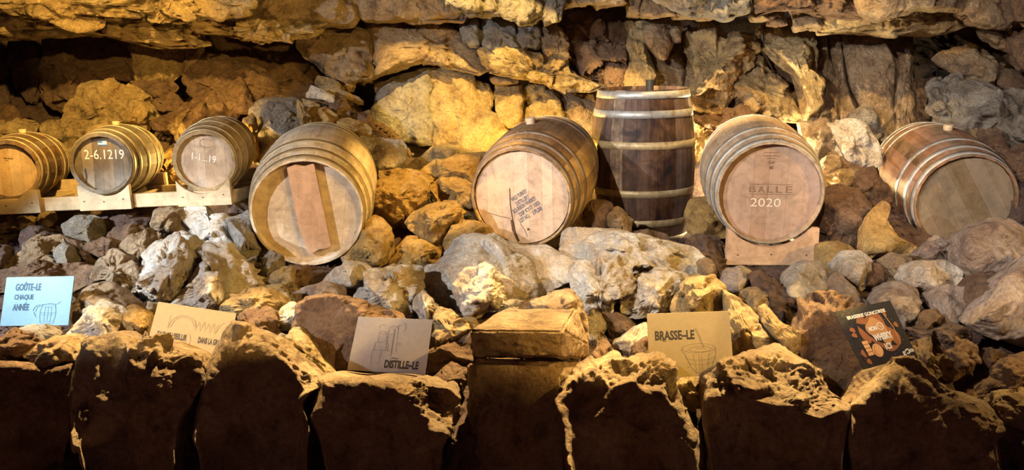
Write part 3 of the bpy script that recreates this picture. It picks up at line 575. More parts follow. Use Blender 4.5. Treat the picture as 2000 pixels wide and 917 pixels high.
big dark front boulder with a pitted yellow top below the brown card|t|Y=3.0 T=.3 r=.9 lean=.3 cx=270 cy=760 E=140,690,225,646,248,652,256,698,270,716,335,726,375,714,395,722,420,745 lean=.38 r=1.3|150,708 155,680 175,663 205,658 225,646 252,657 290,668 322,670 347,681 377,688 402,718 412,740 390,775 362,820 340,880 330,960 170,960 150,860 138,800 143,750
narrow upright brown stone at the left side of the big boulder below the brown card|b|Y=2.82 T=.06 r=.7|140,718 152,703 174,722 180,780 172,850 145,860 134,770
big dark front boulder with a bright right shoulder, below the pointed golden stone|t|Y=2.97 T=.3 r=.8 lean=.3 cx=500 cy=790 E=380,700,440,664,500,668,530,682,558,700,580,735,600,760,640,768 lean=.38|440,660 468,648 510,658 557,680 582,698 612,728 636,752 606,768 592,785 604,830 596,960 400,960 372,850 383,790 398,740 423,690
big dark front boulder with a rough lit right face, below the grey card|t|Y=2.95 T=.3 r=.9 lean=.3 cx=750 cy=810 E=610,760,650,730,700,730,755,730,766,745,790,775,815,800,835,850,860,868,900,860 lean=.38|622,740 648,733 685,736 720,737 760,737 802,741 842,750 872,757 891,780 888,812 866,855 850,960 660,960 622,850 602,812 617,770 622,752
big dark front boulder with a bright jagged crest, between block and tan card|t|Y=2.95 T=.3 r=1.0 lean=.3 cx=1225 cy=820 E=1080,790,1130,748,1180,736,1240,748,1290,764,1318,800,1332,795,1370,860 lean=.38|1082,782 1108,745 1150,718 1200,698 1240,702 1282,698 1312,728 1338,780 1363,850 1370,960 1120,960 1098,850
small pale rough stone under the lower edge of the tan card|y|Y=3.15 T=.08 r=1.3|1320,745 1345,735 1382,740 1384,800 1345,802 1327,772
big dark front boulder with a broad rough lit top, below the yellow wedge|t| r=1.3 lean=.55 cx=1520 cy=800 E=1370,765,1440,772,1530,795,1600,815,1640,800,1680,800 lean=.5 back=.75 r=.8 T=.3 Y=2.97 f=0|1378,735 1430,707 1480,698 1520,689 1562,697 1604,718 1634,760 1672,790 1660,830 1650,960 1395,960 1380,850 1374,790
big dark front boulder with a pale vein down its right, below the poster|t|Y=2.95 T=.3 r=.8 lean=.3 cx=1790 cy=830 E=1655,800,1700,748,1750,718,1790,732,1830,770,1880,790,1915,832,1950,865 lean=.38|1662,792 1688,758 1718,728 1745,708 1792,712 1832,748 1882,773 1914,790 1940,840 1945,960 1672,960 1656,850
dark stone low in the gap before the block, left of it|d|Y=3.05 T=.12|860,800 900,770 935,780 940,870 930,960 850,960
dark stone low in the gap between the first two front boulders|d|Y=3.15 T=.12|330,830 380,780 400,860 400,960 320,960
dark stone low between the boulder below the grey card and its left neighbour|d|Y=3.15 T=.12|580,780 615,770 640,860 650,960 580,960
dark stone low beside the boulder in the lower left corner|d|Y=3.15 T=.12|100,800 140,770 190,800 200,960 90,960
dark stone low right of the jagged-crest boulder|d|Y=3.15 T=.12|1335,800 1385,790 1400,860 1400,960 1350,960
''')
# the sawn-topped block: built from corner points, top face flat
def hull_rock(name, pts, mat, parent, seed, edge=.03, rough=1.0, bev=.02):
    bm = bmesh.new()
    vs = [bm.verts.new(P3(*p)) for p in pts]
    bmesh.ops.convex_hull(bm, input=vs)
    bmesh.ops.dissolve_limit(bm, angle_limit=.12, verts=bm.verts, edges=bm.edges)
    bmesh.ops.bevel(bm, geom=bm.edges[:], offset=bev, segments=2, affect='EDGES')
    bmesh.ops.triangulate(bm, faces=bm.faces)
    for _ in range(7):
        es = [e for e in bm.edges if e.calc_length() > edge*1.3]
        if not es: break
        bmesh.ops.subdivide_edges(bm, edges=es, cuts=1); bmesh.ops.triangulate(bm, faces=bm.faces)
    bm.normal_update()
    V = np.array([v.co for v in bm.verts]); Nn = np.array([v.normal for v in bm.verts])
    d = fbm(V*5, seed, 4)*.014*rough+(1-2*np.abs(fbm(V*22, seed+3, 3)))*.006*rough
    d = d+chips(V, np.random.default_rng(seed), .12, 40, .05*rough)
    d = d*np.clip(1.15-Nn[:, 2], .08, 1)          # the sawn top stays flat
    W = V+Nn*d[:, None]; org = W.mean(0); org[2] = W[:, 2].min()
    for v, q in zip(bm.verts, W): v.co = q-org
    for f in bm.faces: f.smooth = True
    me = bpy.data.meshes.new(name); bm.to_mesh(me); bm.free()
    o = link(name, me, RM[mat], parent); o.location = org; return o, org, W
o, org, W = hull_rock('stone_block', [(985,603,3.3),(1126,601,3.3),(918,643,2.95),(1098,645,2.93),(922,694,2.97),(1096,700,2.93),(1150,672,3.25),(1150,700,3.28),(960,690,3.35)], 't', None, 5, .016, 1.0, .008)
o['label'] = 'upper part of the squared stone block, flat sawn top lit yellow, above the dark crack'; o['category'] = 'stone block'
o, org, W = hull_rock('stone_block', [(915,700,3.0),(1098,706,2.95),(1152,706,3.25),(960,700,3.4),(912,790,2.98),(945,850,2.95),(1100,860,2.93),(1150,800,3.1),(950,960,2.93),(1110,960,2.92),(1150,960,3.2),(930,960,3.2)], 't', None, 9, .022, 1.3)
o['label'] = 'lower part of the squared stone block, rough pitted face below the dark crack'; o['category'] = 'stone block'
GCTRL.append((org[0], org[1], 0, .5))
lay('''
rounded tan boulder rising behind the flat sawn top of the squared block|t|Y=3.4 T=.12 r=.7|1015,606 1028,590 1050,576 1112,566 1132,580 1142,612 1150,665 1125,680 1118,625 1060,615
''')

# ---------------------------------------------------------------- the ground under the rocks and the gravel on it
G = np.array(GCTRL)
def ground_z(x, y):
    x = np.asarray(x); y = np.asarray(y)
    base = np.interp(y, [2.7, 3.0, 3.3, 3.7, 4.2, 5.0, 5.6, 6.0, 6.6], [-.02, .05, .35, .5, .53, .54, .58, .9, 1.15])
    d2 = (x[:, None]-G[None, :, 0])**2+((y[:, None]-G[None, :, 1])*1.3)**2
    wt = np.exp(-d2/(2*.16**2))
    z = (wt*G[None, :, 2]).sum(1)+base*.25
    return z/(wt.sum(1)+.25)
nu, nv = 300, 130
u, v = np.meshgrid(np.linspace(-5.6, 5.6, nu), np.linspace(2.75, 7.0, nv))
gz = np.concatenate([ground_z(a, b) for a, b in zip(np.array_split(u.ravel(), 20), np.array_split(v.ravel(), 20))])
P = np.stack([u.ravel(), v.ravel(), gz], 1)
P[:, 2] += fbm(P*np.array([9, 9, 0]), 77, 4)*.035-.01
i = (np.arange(nv-1)[:, None]*nu+np.arange(nu-1)[None]).ravel()
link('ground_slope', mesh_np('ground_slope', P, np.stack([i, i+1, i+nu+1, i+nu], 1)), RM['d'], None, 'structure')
rg = np.random.default_rng(4)
def gravel(name, n, region, size, mat, label):
    ico = bmesh.new(); bmesh.ops.create_icosphere(ico, subdivisions=1, radius=1)
    V0 = np.array([v.co for v in ico.verts]); F0 = np.array([[v.index for v in f.verts] for f in ico.faces]); ico.free()
    x = rg.uniform(region[0], region[1], n); y = rg.uniform(region[2], region[3], n); z = ground_z(x, y)
    Vs, Fs = [], []
    for k in range(n):
        s = size*rg.uniform(.5, 1.5)*np.array([rg.uniform(.7, 1.3), rg.uniform(.7, 1.3), rg.uniform(.5, .9)])
        Vs.append(V0*s*(1+rg.normal(size=(12 if len(V0) == 12 else len(V0), 1))*.16)+np.array([x[k], y[k], z[k]+size*.2])); Fs.append(F0+k*len(V0))
    o = link(name, mesh_np(name, np.concatenate(Vs), np.concatenate(Fs), False), RM[mat], None, 'stuff')
    o['label'] = label; o['category'] = 'gravel'
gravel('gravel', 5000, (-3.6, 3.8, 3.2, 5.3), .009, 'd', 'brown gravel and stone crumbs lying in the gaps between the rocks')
gravel('scree', 2500, (-2.9, -.7, 5.4, 6.1), .018, 'b', 'brown scree of small stones on the slope behind the small casks')
# ---------------------------------------------------------------- flat print helpers (lettering, line drawings)
def text_2d(s, bold=0.0):
    cu = bpy.data.curves.new('lettering', 'FONT'); cu.body = s; cu.align_x = 'CENTER'; cu.align_y = 'CENTER'; cu.size = 1; cu.offset = bold; cu.resolution_u = 3
    o = bpy.data.objects.new('tmp', cu); COL.objects.link(o); dg = bpy.context.evaluated_depsgraph_get(); dg.update()
    me = o.evaluated_get(dg).to_mesh(); V = np.array([v.co[:2] for v in me.vertices]); F = [list(p.vertices) for p in me.polygons]
    o.evaluated_get(dg).to_mesh_clear(); bpy.data.objects.remove(o)
    lo, hi = V.min(0), V.max(0); return (V-(lo+hi)/2)/(hi-lo), F          # unit box
def place_text(s, cx, cy, w_, h_, rot=0, bold=.02):
    V, F = text_2d(s, bold); V = V*np.array([w_, h_]); c, s_ = math.cos(rot), math.sin(rot)
    return np.stack([V[:, 0]*c-V[:, 1]*s_+cx, V[:, 0]*s_+V[:, 1]*c+cy], 1), F
def stroke(pts, wd, closed=False):
    p = [np.array(q, float) for q in pts]; V, F = [], []
    if closed: p.append(p[0])
    for i in range(len(p)):
        a = p[max(i-1, 0)]; b = p[min(i+1, len(p)-1)]; d = b-a; d = d/(np.linalg.norm(d)+1e-9); n = np.array([-d[1], d[0]])*wd/2
        V += [p[i]-n, p[i]+n]
        if i: k = 2*i; F.append([k-2, k, k+1, k-1])
    return np.array(V), F
def arc(cx, cy, rx, ry, a0, a1, n=18):
    return [(cx+rx*math.cos(R_(a0+(a1-a0)*i/n)), cy+ry*math.sin(R_(a0+(a1-a0)*i/n))) for i in range(n+1)]
def disc(cx, cy, rx, ry=None, n=14):
    ry = ry or rx; return np.array([(cx+rx*math.cos(6.2832*i/n), cy+ry*math.sin(6.2832*i/n)) for i in range(n)]), [list(range(n))]
def poly(pts): return np.array(pts, float), [list(range(len(pts)))]
def printed(name, items, fn, mat, parent):
    if name == 'lettering' and len(items) > 1:
        for it in items: printed(name, [it], fn, mat, parent)
        return
    V, F = [], []
    for v, f in items: F += [[i+len(V) for i in q] for q in f]; V += [fn(a, b) for a, b in v]
    me = bpy.data.meshes.new(name); me.from_pydata(V, [], F); me.update(); return link(name, me, mat, parent)

# ---------------------------------------------------------------- barrels
STEEL = metal_mat('galvanised_hoop', (.46, .46, .44), .45, .5, (.24, .19, .12), .45)
STEEL_B = metal_mat('brassy_hoop', (.36, .29, .17), .45, .5, (.20, .13, .06), .5)
STEEL_F = metal_mat('tan_hoop', (.46, .38, .22), .5, .35, (.26, .18, .09), .5)
STEEL_R = metal_mat('rusty_hoop', (.20, .17, .15), .5, .5, (.13, .08, .045), .6)
CHALK = plain('white_chalk', (.85, .85, .82)); INK = plain('black_ink', (.03, .03, .035)); BRAND = plain('burnt_brand', (.09, .045, .02))
def stave_mesh(n, rh, rb, L, th=.024, seg=12):
    a = math.pi/n*.988; V, F = [], []
    for i in range(seg+1):
        t = i/seg; r = rh+(rb-rh)*(1-(2*t-1)**2)
        for q in (-1, 0, 1): V.append(((r-(0 if q == 0 else .0012))*math.sin(a*q), t*L, (r-(0 if q == 0 else .0012))*math.cos(a*q)))
        e = th*(.42 if i in (0, seg) and th > .02 else 1)
        for q in (1, -1): V.append(((r-e)*math.sin(a*q), t*L, (r-e)*math.cos(a*q)))
        if i:
            k = 5*i
            for j in range(5): F.append([k-5+j, k+j, k+(j+1) % 5, k-5+(j+1) % 5])
    F += [[0, 1, 2, 3, 4], [5*seg+4-j for j in range(5)]]
    me = bpy.data.meshes.new('stave'); me.from_pydata(V, [], F); me.update()
    bm = bmesh.new(); bm.from_mesh(me); bmesh.ops.recalc_face_normals(bm, faces=bm.faces); bm.to_mesh(me); bm.free(); return me
def hoop_mesh(t0, t1, rh, rb, L, th=.0035, n=72):
    V, F = [], []
    R = lambda t: rh+(rb-rh)*(1-(2*t-1)**2)
    prof = [(t0, R(t0)), (t0, R(t0)+th), ((t0+t1)/2, R((t0+t1)/2)+th), (t1, R(t1)+th), (t1, R(t1))]
    for i in range(n):
        a = 2*math.pi*i/n
        for t, r in prof: V.append((r*math.sin(a), t*L, r*math.cos(a)))
    for i in range(n):
        for j in range(4): a, b = i*5+j, ((i+1) % n)*5+j; F.append([a, b, b+1, a+1])
    me = bpy.data.meshes.new('hoop'); me.from_pydata(V, [], F)
    for p in me.polygons: p.use_smooth = True
    me.update(); return me
def rivets(parent, t, rh, rb, L, ang, mat):
    r = rh+(rb-rh)*(1-(2*t-1)**2)+.003
    for k in (-1, 1):
        a = ang+k*.022/r*1.0; bm = bmesh.new(); bmesh.ops.create_icosphere(bm, subdivisions=1, radius=.0055)
        bmesh.ops.transform(bm, matrix=Matrix.Translation((r*math.sin(a), t*L, r*math.cos(a))), verts=bm.verts)
        me = bpy.data.meshes.new('rivet'); bm.to_mesh(me); bm.free(); link('rivet', me, mat, parent)
def board_disc(parent, R, y0, y1, nb, rot, mats, seed=0):
    rg_ = random.Random(seed); cuts = [-R]; 
    for i in range(nb-1): cuts.append(-R+2*R*(i+1+rg_.uniform(-.2, .2))/nb)
    cuts.append(R)
    for i in range(nb):
        a, b = cuts[i]+.0003, cuts[i+1]-.0003; pts = []
        n = 10
        for k in range(n+1):
            x = a+(b-a)*k/n; pts.append((x, -math.sqrt(max(0, R*R-x*x))))
        for k in range(n+1):
            x = b+(a-b)*k/n; pts.append((x, math.sqrt(max(0, R*R-x*x))))
        dy = rg_.uniform(0, .001); V = [(x, y0+dy, z) for x, z in pts]+[(x, y1, z) for x, z in pts]; m = len(pts)
        F = [list(range(m)), list(range(2*m-1, m-1, -1))]+[[j, m+j, m+(j+1) % m, (j+1) % m] for j in range(m)]
        me = bpy.data.meshes.new('head_board'); me.from_pydata(V, [], F); me.update()
        bm = bmesh.new(); bm.from_mesh(me); bmesh.ops.remove_doubles(bm, verts=bm.verts, dist=1e-5)
        bmesh.ops.recalc_face_normals(bm, faces=bm.faces); bm.to_mesh(me); bm.free()
        o = link('head_board', me, mats[i % len(mats)], parent); o.rotation_euler = (0, rot, 0)
def barrel(name, label, pos, yaw, tilt, rh, rb, L, n=26, roll=0.0, staves=None, head=None, hoops=(), hoopmat=None, recess=.035,
           nb=6, head_rot=0.0, hoop_w=.04, bung=True, rivet_ang=-.9, upright=False, group=None, alt=None):
    M = Matrix.Translation(Vector(pos)) @ Matrix.Rotation(-yaw, 4, 'Z') @ Matrix.Rotation(tilt, 4, 'X')
    t = thing(name, label, 'barrel', M, group)
    sm = stave_mesh(n, rh, rb, L, .024 if rh > .2 else .018)
    mats = {}
    rs = random.Random(int(rh*1e4)+n)
    for i in range(n):
        mt = staves if (alt is None or rs.random() < .62) else alt
        if mt.name not in mats: c = sm.copy(); c.materials.clear(); c.materials.append(mt); mats[mt.name] = c
        o = link('stave', mats[mt.name], None, t); o.rotation_euler = (0, roll+2*math.pi*(i+.5)/n, 0)
    R = lambda q: rh+(rb-rh)*(1-(2*q-1)**2)
    th = .024 if rh > .2 else .018
    for q in hoops:
        hw = hoop_w/L; t0 = min(max(q-hw/2, .003), 1-hw-.003)
        h = link('hoop', hoop_mesh(t0, t0+hw, rh, rb, L), (STEEL_F if (q in hoops[:4] and upright) else hoopmat), t)
        rivets(h, t0+hw/2, rh, rb, L, rivet_ang+rs.uniform(-.05, .05), RIV)
    rr = R(recess/L)-th+.003
    board_disc(t, rr, recess, recess+.02, nb, head_rot, head, 3)
    board_disc(t, rr, L-recess-.02, L-recess, nb, head_rot, head, 5)
    if bung:
        bm = bmesh.new(); bmesh.ops.create_cone(bm, segments=16, radius1=.026, radius2=.03, depth=.04, cap_ends=True)
        bmesh.ops.translate(bm, vec=(0, L/2, rb+.012), verts=bm.verts)
        if rh < .2: bmesh.ops.scale(bm, vec=(.7, .7, .7), verts=bm.verts); bmesh.ops.translate(bm, vec=(0, L*.15, rb*.28), verts=bm.verts)
        me = bpy.data.meshes.new('bung'); bm.to_mesh(me); bm.free()
        o = link('bung', me, PALEWOOD, t); o.rotation_euler = (0, bung if not isinstance(bung, bool) else 0, 0)
    return t
RIV = metal_mat('rivet_steel', (.35, .33, .3), .5, .6)
PALEWOOD = wood_mat('pale_pine', (.72, .54, .34), (.60, .42, .24), 0, .6, .65)
BUNGW = PALEWOOD
W_DARK = wood_mat('dark_oak', (.22, .13, .065), (.13, .075, .04), stain=(.08, .05, .03))
W_GREYD = wood_mat('dark_grey_oak', (.20, .15, .09), (.11, .08, .05), stain=(.07, .055, .04))
W_GOLD = wood_mat('golden_oak', (.42, .30, .14), (.28, .18, .08), stain=(.16, .10, .05))
W_PALE = wood_mat('weathered_oak', (.52, .40, .25), (.36, .25, .14), stain=(.56, .50, .42), blotch=.5)
W_BROWN = wood_mat('stained_oak', (.48, .31, .14), (.32, .20, .09), stain=(.13, .08, .05))
W_BROWN2 = wood_mat('dark_stained_oak', (.30, .19, .10), (.19, .11, .055), stain=(.09, .055, .035))
W_BLACK = wood_mat('black_stained_oak', (.15, .08, .05), (.05, .026, .018), stain=(.018, .009, .008), blotch=.8)
W_BLACK2 = wood_mat('streaked_oak', (.36, .25, .15), (.13, .08, .05), stain=(.03, .015, .01), blotch=.7)
W_TAN = wood_mat('light_oak', (.50, .37, .24), (.38, .26, .16), stain=(.30, .22, .15))
W_RED = wood_mat('reddish_oak', (.36, .20, .11), (.26, .13, .07), stain=(.16, .09, .055))
H_TAN = wood_mat('head_tan', (0.368, 0.24, 0.12), (0.304, 0.192, 0.096), 2, .8); H_TAN2 = wood_mat('head_tan_pale', (0.416, 0.28, 0.152), (0.336, 0.224, 0.112), 2, .8)
H_DARK = wood_mat('head_grey', (0.216, 0.168, 0.112), (0.144, 0.104, 0.072), 2, .8, stain=(.10, .08, .06)); H_DARK2 = wood_mat('head_grey_pale', (0.272, 0.208, 0.136), (0.192, 0.144, 0.096), 2, .8)
H_PALE = wood_mat('head_pale', (0.528, 0.416, 0.304), (0.464, 0.352, 0.248), 2, .8); H_PALE2 = wood_mat('head_pale_brown', (0.464, 0.344, 0.232), (0.416, 0.304, 0.2), 2, .8)
H_OLD = wood_mat('head_weathered', (0.544, 0.424, 0.288), (0.4, 0.288, 0.176), 0, .7, stain=(.40, .30, .20), blotch=.4)
H_PINK = wood_mat('head_pinkish', (0.544, 0.392, 0.28), (0.48, 0.336, 0.232), 2, .6, stain=(.52, .38, .30), blotch=.3); H_PINK2 = wood_mat('head_cream', (.57, .42, .30), (.50, .36, .25), 2, .6)
H_ROSE = wood_mat('head_rose', (0.416, 0.272, 0.184), (0.368, 0.232, 0.152), 2, .6, stain=(.44, .30, .22), blotch=.3)
H_MOSS = wood_mat('head_mossy', (0.24, 0.176, 0.104), (0.192, 0.128, 0.072), 2, .6, stain=(.15, .12, .07), blotch=.4)
Z = EYE
HO8 = (.03, .13, .27, .73, .87, .97)
bA = barrel('small_cask', 'leftmost small cask on the rack, tan head, cut by the left edge', (-2.742, 4.723, Z-.550), -.176, -.011, .162, .189, .512, 20,
    staves=W_DARK, head=[H_TAN, H_TAN2], hoops=(.035, .16, .36, .64, .84, .965), hoopmat=STEEL_B, hoop_w=.024, recess=.03, group='small casks on the wooden rack')
bB = barrel('small_cask', 'middle small cask, dark head with chalked numbers 2-6.1219 and a small sticker', (-2.17, 4.586, Z-.498), -.071, -.01, .161, .191, .506, 20,
    staves=W_GREYD, head=[H_DARK, H_DARK2], hoops=(.035, .16, .36, .64, .84, .965), hoopmat=STEEL_B, hoop_w=.024, recess=.025, group='small casks on the wooden rack')
bC = barrel('small_cask', 'right small cask on the rack, pale head with a slanted chalk date ending in 19', (-1.636, 4.618, Z-.489), -.084, .083, .163, .191, .513, 20,
    staves=W_GOLD, head=[H_PALE, H_PALE2], hoops=(.035, .16, .36, .64, .84, .965), hoopmat=STEEL_B, hoop_w=.024, recess=.025, bung=False, group='small casks on the wooden rack')
bD = barrel('barrel', 'weathered barrel with a rough plank fixed across its recessed head', (-1.042, 4.363, Z-.727), -.101, .146, .283, .333, .877, 28,
    staves=W_PALE, head=[H_OLD], hoops=HO8, hoopmat=STEEL_B, hoop_w=.038, recess=.062, nb=7, head_rot=.12, bung=False)
bE = barrel('barrel', 'brown bourbon barrel with slanted black stencil lettering on its pinkish head', (.046, 4.635, Z-.693), .254, .14, .276, .323, .886, 27,
    staves=W_BROWN, alt=W_BROWN2, head=[H_PINK, H_PINK2], hoops=HO8, hoopmat=STEEL_R, hoop_w=.036, recess=.02, nb=7, bung=-.12, rivet_ang=-.12)
bG = barrel('barrel', 'barrel with the chalked year 2020 on its head, lying on a light wooden cradle', (1.39, 4.643, Z-.667), .123, .105, .281, .329, .882, 28,
    staves=W_TAN, head=[H_ROSE], hoops=HO8, hoopmat=STEEL, hoop_w=.038, recess=.045, nb=6, bung=False, rivet_ang=.05)
bH = barrel('barrel', 'rightmost barrel, reddish staves with bright steel hoops and a mossy dark head', (2.616, 4.961, Z-.764), .125, .147, .283, .33, .882, 26,
    staves=W_RED, alt=W_BROWN2, head=[H_MOSS], hoops=HO8, hoopmat=STEEL, hoop_w=.036, recess=.03, nb=6, head_rot=-.55, bung=True)
# the standing barrel
MF = P3(1253, 461, 5.55)
bF = barrel('standing_barrel', 'dark stained barrel standing upright, pale steel hoops, small black bung on top', (0, 0, 0), 0, 0, .280, .330, .95, 24,
    staves=W_BLACK, alt=W_BLACK2, head=[W_DARK], hoops=(.03, .15, .345, .655, .85, .97), hoopmat=STEEL, hoop_w=.044, recess=.03, bung=False, rivet_ang=2.55, upright=True)
bF.matrix_world = Matrix.Translation(MF) @ Matrix.Rotation(R_(-1.2), 4, 'Y') @ Matrix.Rotation(R_(1.5), 4, 'X') @ Matrix.Rotation(math.pi/2, 4, 'X')
bm = bmesh.new(); bmesh.ops.create_cone(bm, segments=14, radius1=.026, radius2=.024, depth=.08, cap_ends=True)
me = bpy.data.meshes.new('bung'); bm.to_mesh(me); bm.free()
o = link('bung', me, plain('black_rubber', (.02, .02, .02), .5), bF); o.location = (.06, .955, -.12); o.rotation_euler = (math.pi/2, 0, 0)

def on_head(yy): return lambda a, b: (a, yy-.0015, b)
printed('lettering', [place_text('2-6.1219', .010, .046, .205, .05, .0, .0)], on_head(.025), CHALK, bB)
st = printed('sticker', [poly([(-.018, .093), (.028, .093), (.028, .117), (-.018, .117)])], on_head(.025), plain('sticker_white', (.8, .82, .85)), bB)
st['label'] = 'small blue and white sticker'
printed('sticker_print', [poly([(-.018, .093), (.028, .093), (.028, .099), (-.018, .099)]), poly([(-.018, .106), (.006, .106), (.006, .117), (-.018, .117)])], on_head(.0245), plain('sticker_blue', (.08, .18, .5)), st)
printed('crack', [stroke([(-.095, -.03), (-.09, -.07), (-.097, -.105)], .008)], on_head(.025), INK, bB)
printed('lettering', [place_text('1-1...19', -.006, .014, .125, .038, -.18, .0)], on_head(.025), CHALK, bC)
printed('stamp', [place_text('BARREL HOUSE', .030, .095, .06, .008, -.15), stroke(arc(-.002, .092, .02, .02, 70, 290), .0015), stroke([(-.01, .115), (.04, .108)], .0012), stroke([(.0, .075), (.02, .068), (.04, .074)], .0012)][1:], on_head(.025), BRAND, bC)
printed('stamp', [stroke([(-.03, .065), (-.012, .063)], .005), stroke([(-.008, .063), (.018, .06)], .004), stroke([(-.025, .052), (-.01, .051)], .002)], on_head(.03), BRAND, bA)
k = .00285; ro = R_(34)
def epx(x, y): return ((x-1017.6)*k*1.03, -(y-385.6)*k)
items = []
for s, x, y, wd, ht in (('WILD TURKEY', 1013, 381, 37, 8), ('DISTILLERY', 1019.5, 390, 31, 8), ('BOURBON WHISKEY', 1023, 399, 54, 8.5), ('DSP KY17 1053', 1032, 406.5, 48, 8.5), ('LOT NO.', 1022, 426, 24, 8.5), ('17L08', 1047, 409.5, 21, 8.5)):
    cx_, cy_ = epx(x, y); items.append(place_text(s, cx_, cy_, wd*k, ht*k, ro, .03))
printed('lettering', items, on_head(.02), plain('stencil_ink', (.10, .10, .13)), bE)
cr = [epx(*q) for q in ((996, 368), (996, 400), (999, 425), (1004, 455), (1008, 472))]
printed('crack', [stroke(cr, .006), stroke([epx(998, 430), epx(1000, 450), epx(1010, 474)], .016), stroke([epx(952, 418), epx(974, 424), epx(996, 428)], .003), stroke([epx(1014, 437), epx(1022, 450), epx(1028, 464)], .003), disc(*epx(1029, 448), .007)], on_head(.0205), BRAND, bE)
k2 = .00275
def gpx(x, y): return ((x-1505)*k2*1.0, -(y-376)*k2)
tx = []
for s, x in (('B', 1473), ('A', 1490), ('L', 1507), ('L', 1524), ('E', 1543)): tx.append(place_text(s, *gpx(x, 371), 12*k2, 13*k2, 0, .0))
tx += [stroke([gpx(1465, 361), gpx(1548, 361)], .0025), stroke([gpx(1465, 381), gpx(1548, 381)], .0025)]
tx += [stroke([gpx(1491, 297), gpx(1520, 297)], .003), stroke([gpx(1490, 304), gpx(1521, 304)], .004), stroke([gpx(1495, 309), gpx(1512, 309)], .003), place_text('GP', *gpx(1506, 317), 13*k2, 6*k2), place_text('M', *gpx(1506, 327), 7*k2, 8*k2)]
printed('lettering', tx, on_head(.045), plain('burnt_letters', (.20, .12, .08)), bG)
printed('year', [place_text('2020', *gpx(1500, 398), 58*k2, 17*k2, 0, -.005)], on_head(.045), plain('pale_chalk', (.78, .66, .52)), bG)
# the plank across the weathered barrel's head
def dpx(x, y): return ((x-598.5)*.00253*1.0, -(y-414)*.00253)
q = [dpx(564, 322), dpx(580, 316), dpx(598, 320), dpx(617, 314), dpx(641, 487), dpx(634, 492), dpx(618, 494), dpx(604, 502), dpx(594, 503), dpx(586, 470), dpx(578, 440)]
bm = bmesh.new(); lo = [bm.verts.new((a, .058, b)) for a, b in q]; hi = [bm.verts.new((a, .022, b)) for a, b in q]
bm.faces.new(lo); bm.faces.new(hi[::-1])
for i in range(len(q)): bm.faces.new([lo[i], lo[(i+1) % len(q)], hi[(i+1) % len(q)], hi[i]])
bmesh.ops.recalc_face_normals(bm, faces=bm.faces); me = bpy.data.meshes.new('plank'); bm.to_mesh(me); bm.free()
o = link('plank', me, wood_mat('raw_plank', (.46, .28, .17), (.36, .20, .11), 2, .8, .8, bump=.5), bD); o['label'] = 'rough pinkish plank with broken ends'

# ---------------------------------------------------------------- rack and cradle
PINE = wood_mat('new_pine', (.46, .34, .19), (.37, .26, .14), 0, .5, .6)
def cradle_board(name, x0, x1, z0, z1, th, cx, cz, r, parent, mat, y=0):
    """board with a round seat for the cask cut in its top edge, in the local XZ plane"""
    n = 18; up = []
    for i in range(n+1):
        x = x1+(x0-x1)*i/n; z = z1
        if abs(x-cx) < r: z = min(z1, cz-math.sqrt(r*r-(x-cx)**2))
        up.append((x, max(z, z0+.015)))
    V, F = [], []
    bot = [(x, z0) for x, z in up]
    for yy in (y, y+th): V += [(x, yy, z) for x, z in up]+[(x, yy, z) for x, z in bot]
    m = n+1
    for i in range(n):
        F += [[i, i+1, m+i+1, m+i], [2*m+i, 3*m+i, 3*m+i+1, 2*m+i+1], [i, 2*m+i, 2*m+i+1, i+1], [m+i, m+i+1, 3*m+i+1, 3*m+i]]
    F += [[0, m, 3*m, 2*m], [m-1, 3*m-1, 4*m-1, 2*m-1]]
    me = bpy.data.meshes.new(name); me.from_pydata(V, [], F); me.update()
    bm = bmesh.new(); bm.from_mesh(me); bmesh.ops.recalc_face_normals(bm, faces=bm.faces); bm.to_mesh(me); bm.free()
    return link(name, me, mat, parent)
def knots(parent, pts, y):
    for a, b in pts: printed('nail_head', [disc(a, b, .006, .004, 8)], lambda u, v: (u, y-.0008, v), BRAND, parent)
# frame: x along the rack seen from the front, origin at the lower left front corner
a0 = P3(0, 417, 4.66); a1 = P3(463, 397, 4.56); ex = (a1-a0); Lr = ex.length; ang = math.atan2(ex.y, ex.x); roll_ = math.atan2(ex.z, math.hypot(ex.x, ex.y))
rk = thing('cask_rack', 'low pine rack of boards under the three small casks', 'rack', Matrix.Translation(a0) @ Matrix.Rotation(ang, 4, 'Z') @ Matrix.Rotation(-roll_, 4, 'Y'))
ppm = 1700/4.69
Ms = {}
o = link('front_rail', box_mesh('front_rail', -.35, Lr-.02, .022, .062, -.002, .072), PINE, rk)
o = link('rear_rail', box_mesh('rear_rail', -.35, Lr-.02, .34, .38, -.002, .075), PINE, rk)
inv = rk.matrix_world.inverted()
for b_, px0, px1, ptop, pbot in ((bA, -45, 75, 372, 416), (bB, 156, 261, 357, 409), (bC, 355, 462, 346, 400)):
    c_ = inv @ (b_.matrix_world @ Vector((0, .03, 0)))
    R__ = inv @ (b_.matrix_world @ Vector((0, .45, 0)))
    rr_ = b_ is bA and .172 or .172
    x0 = (inv @ P3(px0, pbot, 4.62)).x; x1 = (inv @ P3(px1, pbot, 4.62)).x; z0 = -.004
    z1 = (inv @ P3(px1, ptop, 4.60)).z
    c = cradle_board('cradle_board', x0, x1, z0, z1, .024, c_.x, c_.z, rr_, rk, PINE, -.003)
    knots(c, [(x0+.03, z0+.05), (x0+.14, z0+.045), (x1-.04, z0+.055)], -.003)
    cradle_board('cradle_board', x0+.01, x1+.02, z0, z1+.01, .024, R__.x, R__.z, rr_, rk, PINE, .38)
    link('side_block', box_mesh('side_block', x1-.03, x1, .062, .34, z0, .06), PINE, rk)
    link('side_block', box_mesh('side_block', x0, x0+.03, .062, .34, z0, .06), PINE, rk)
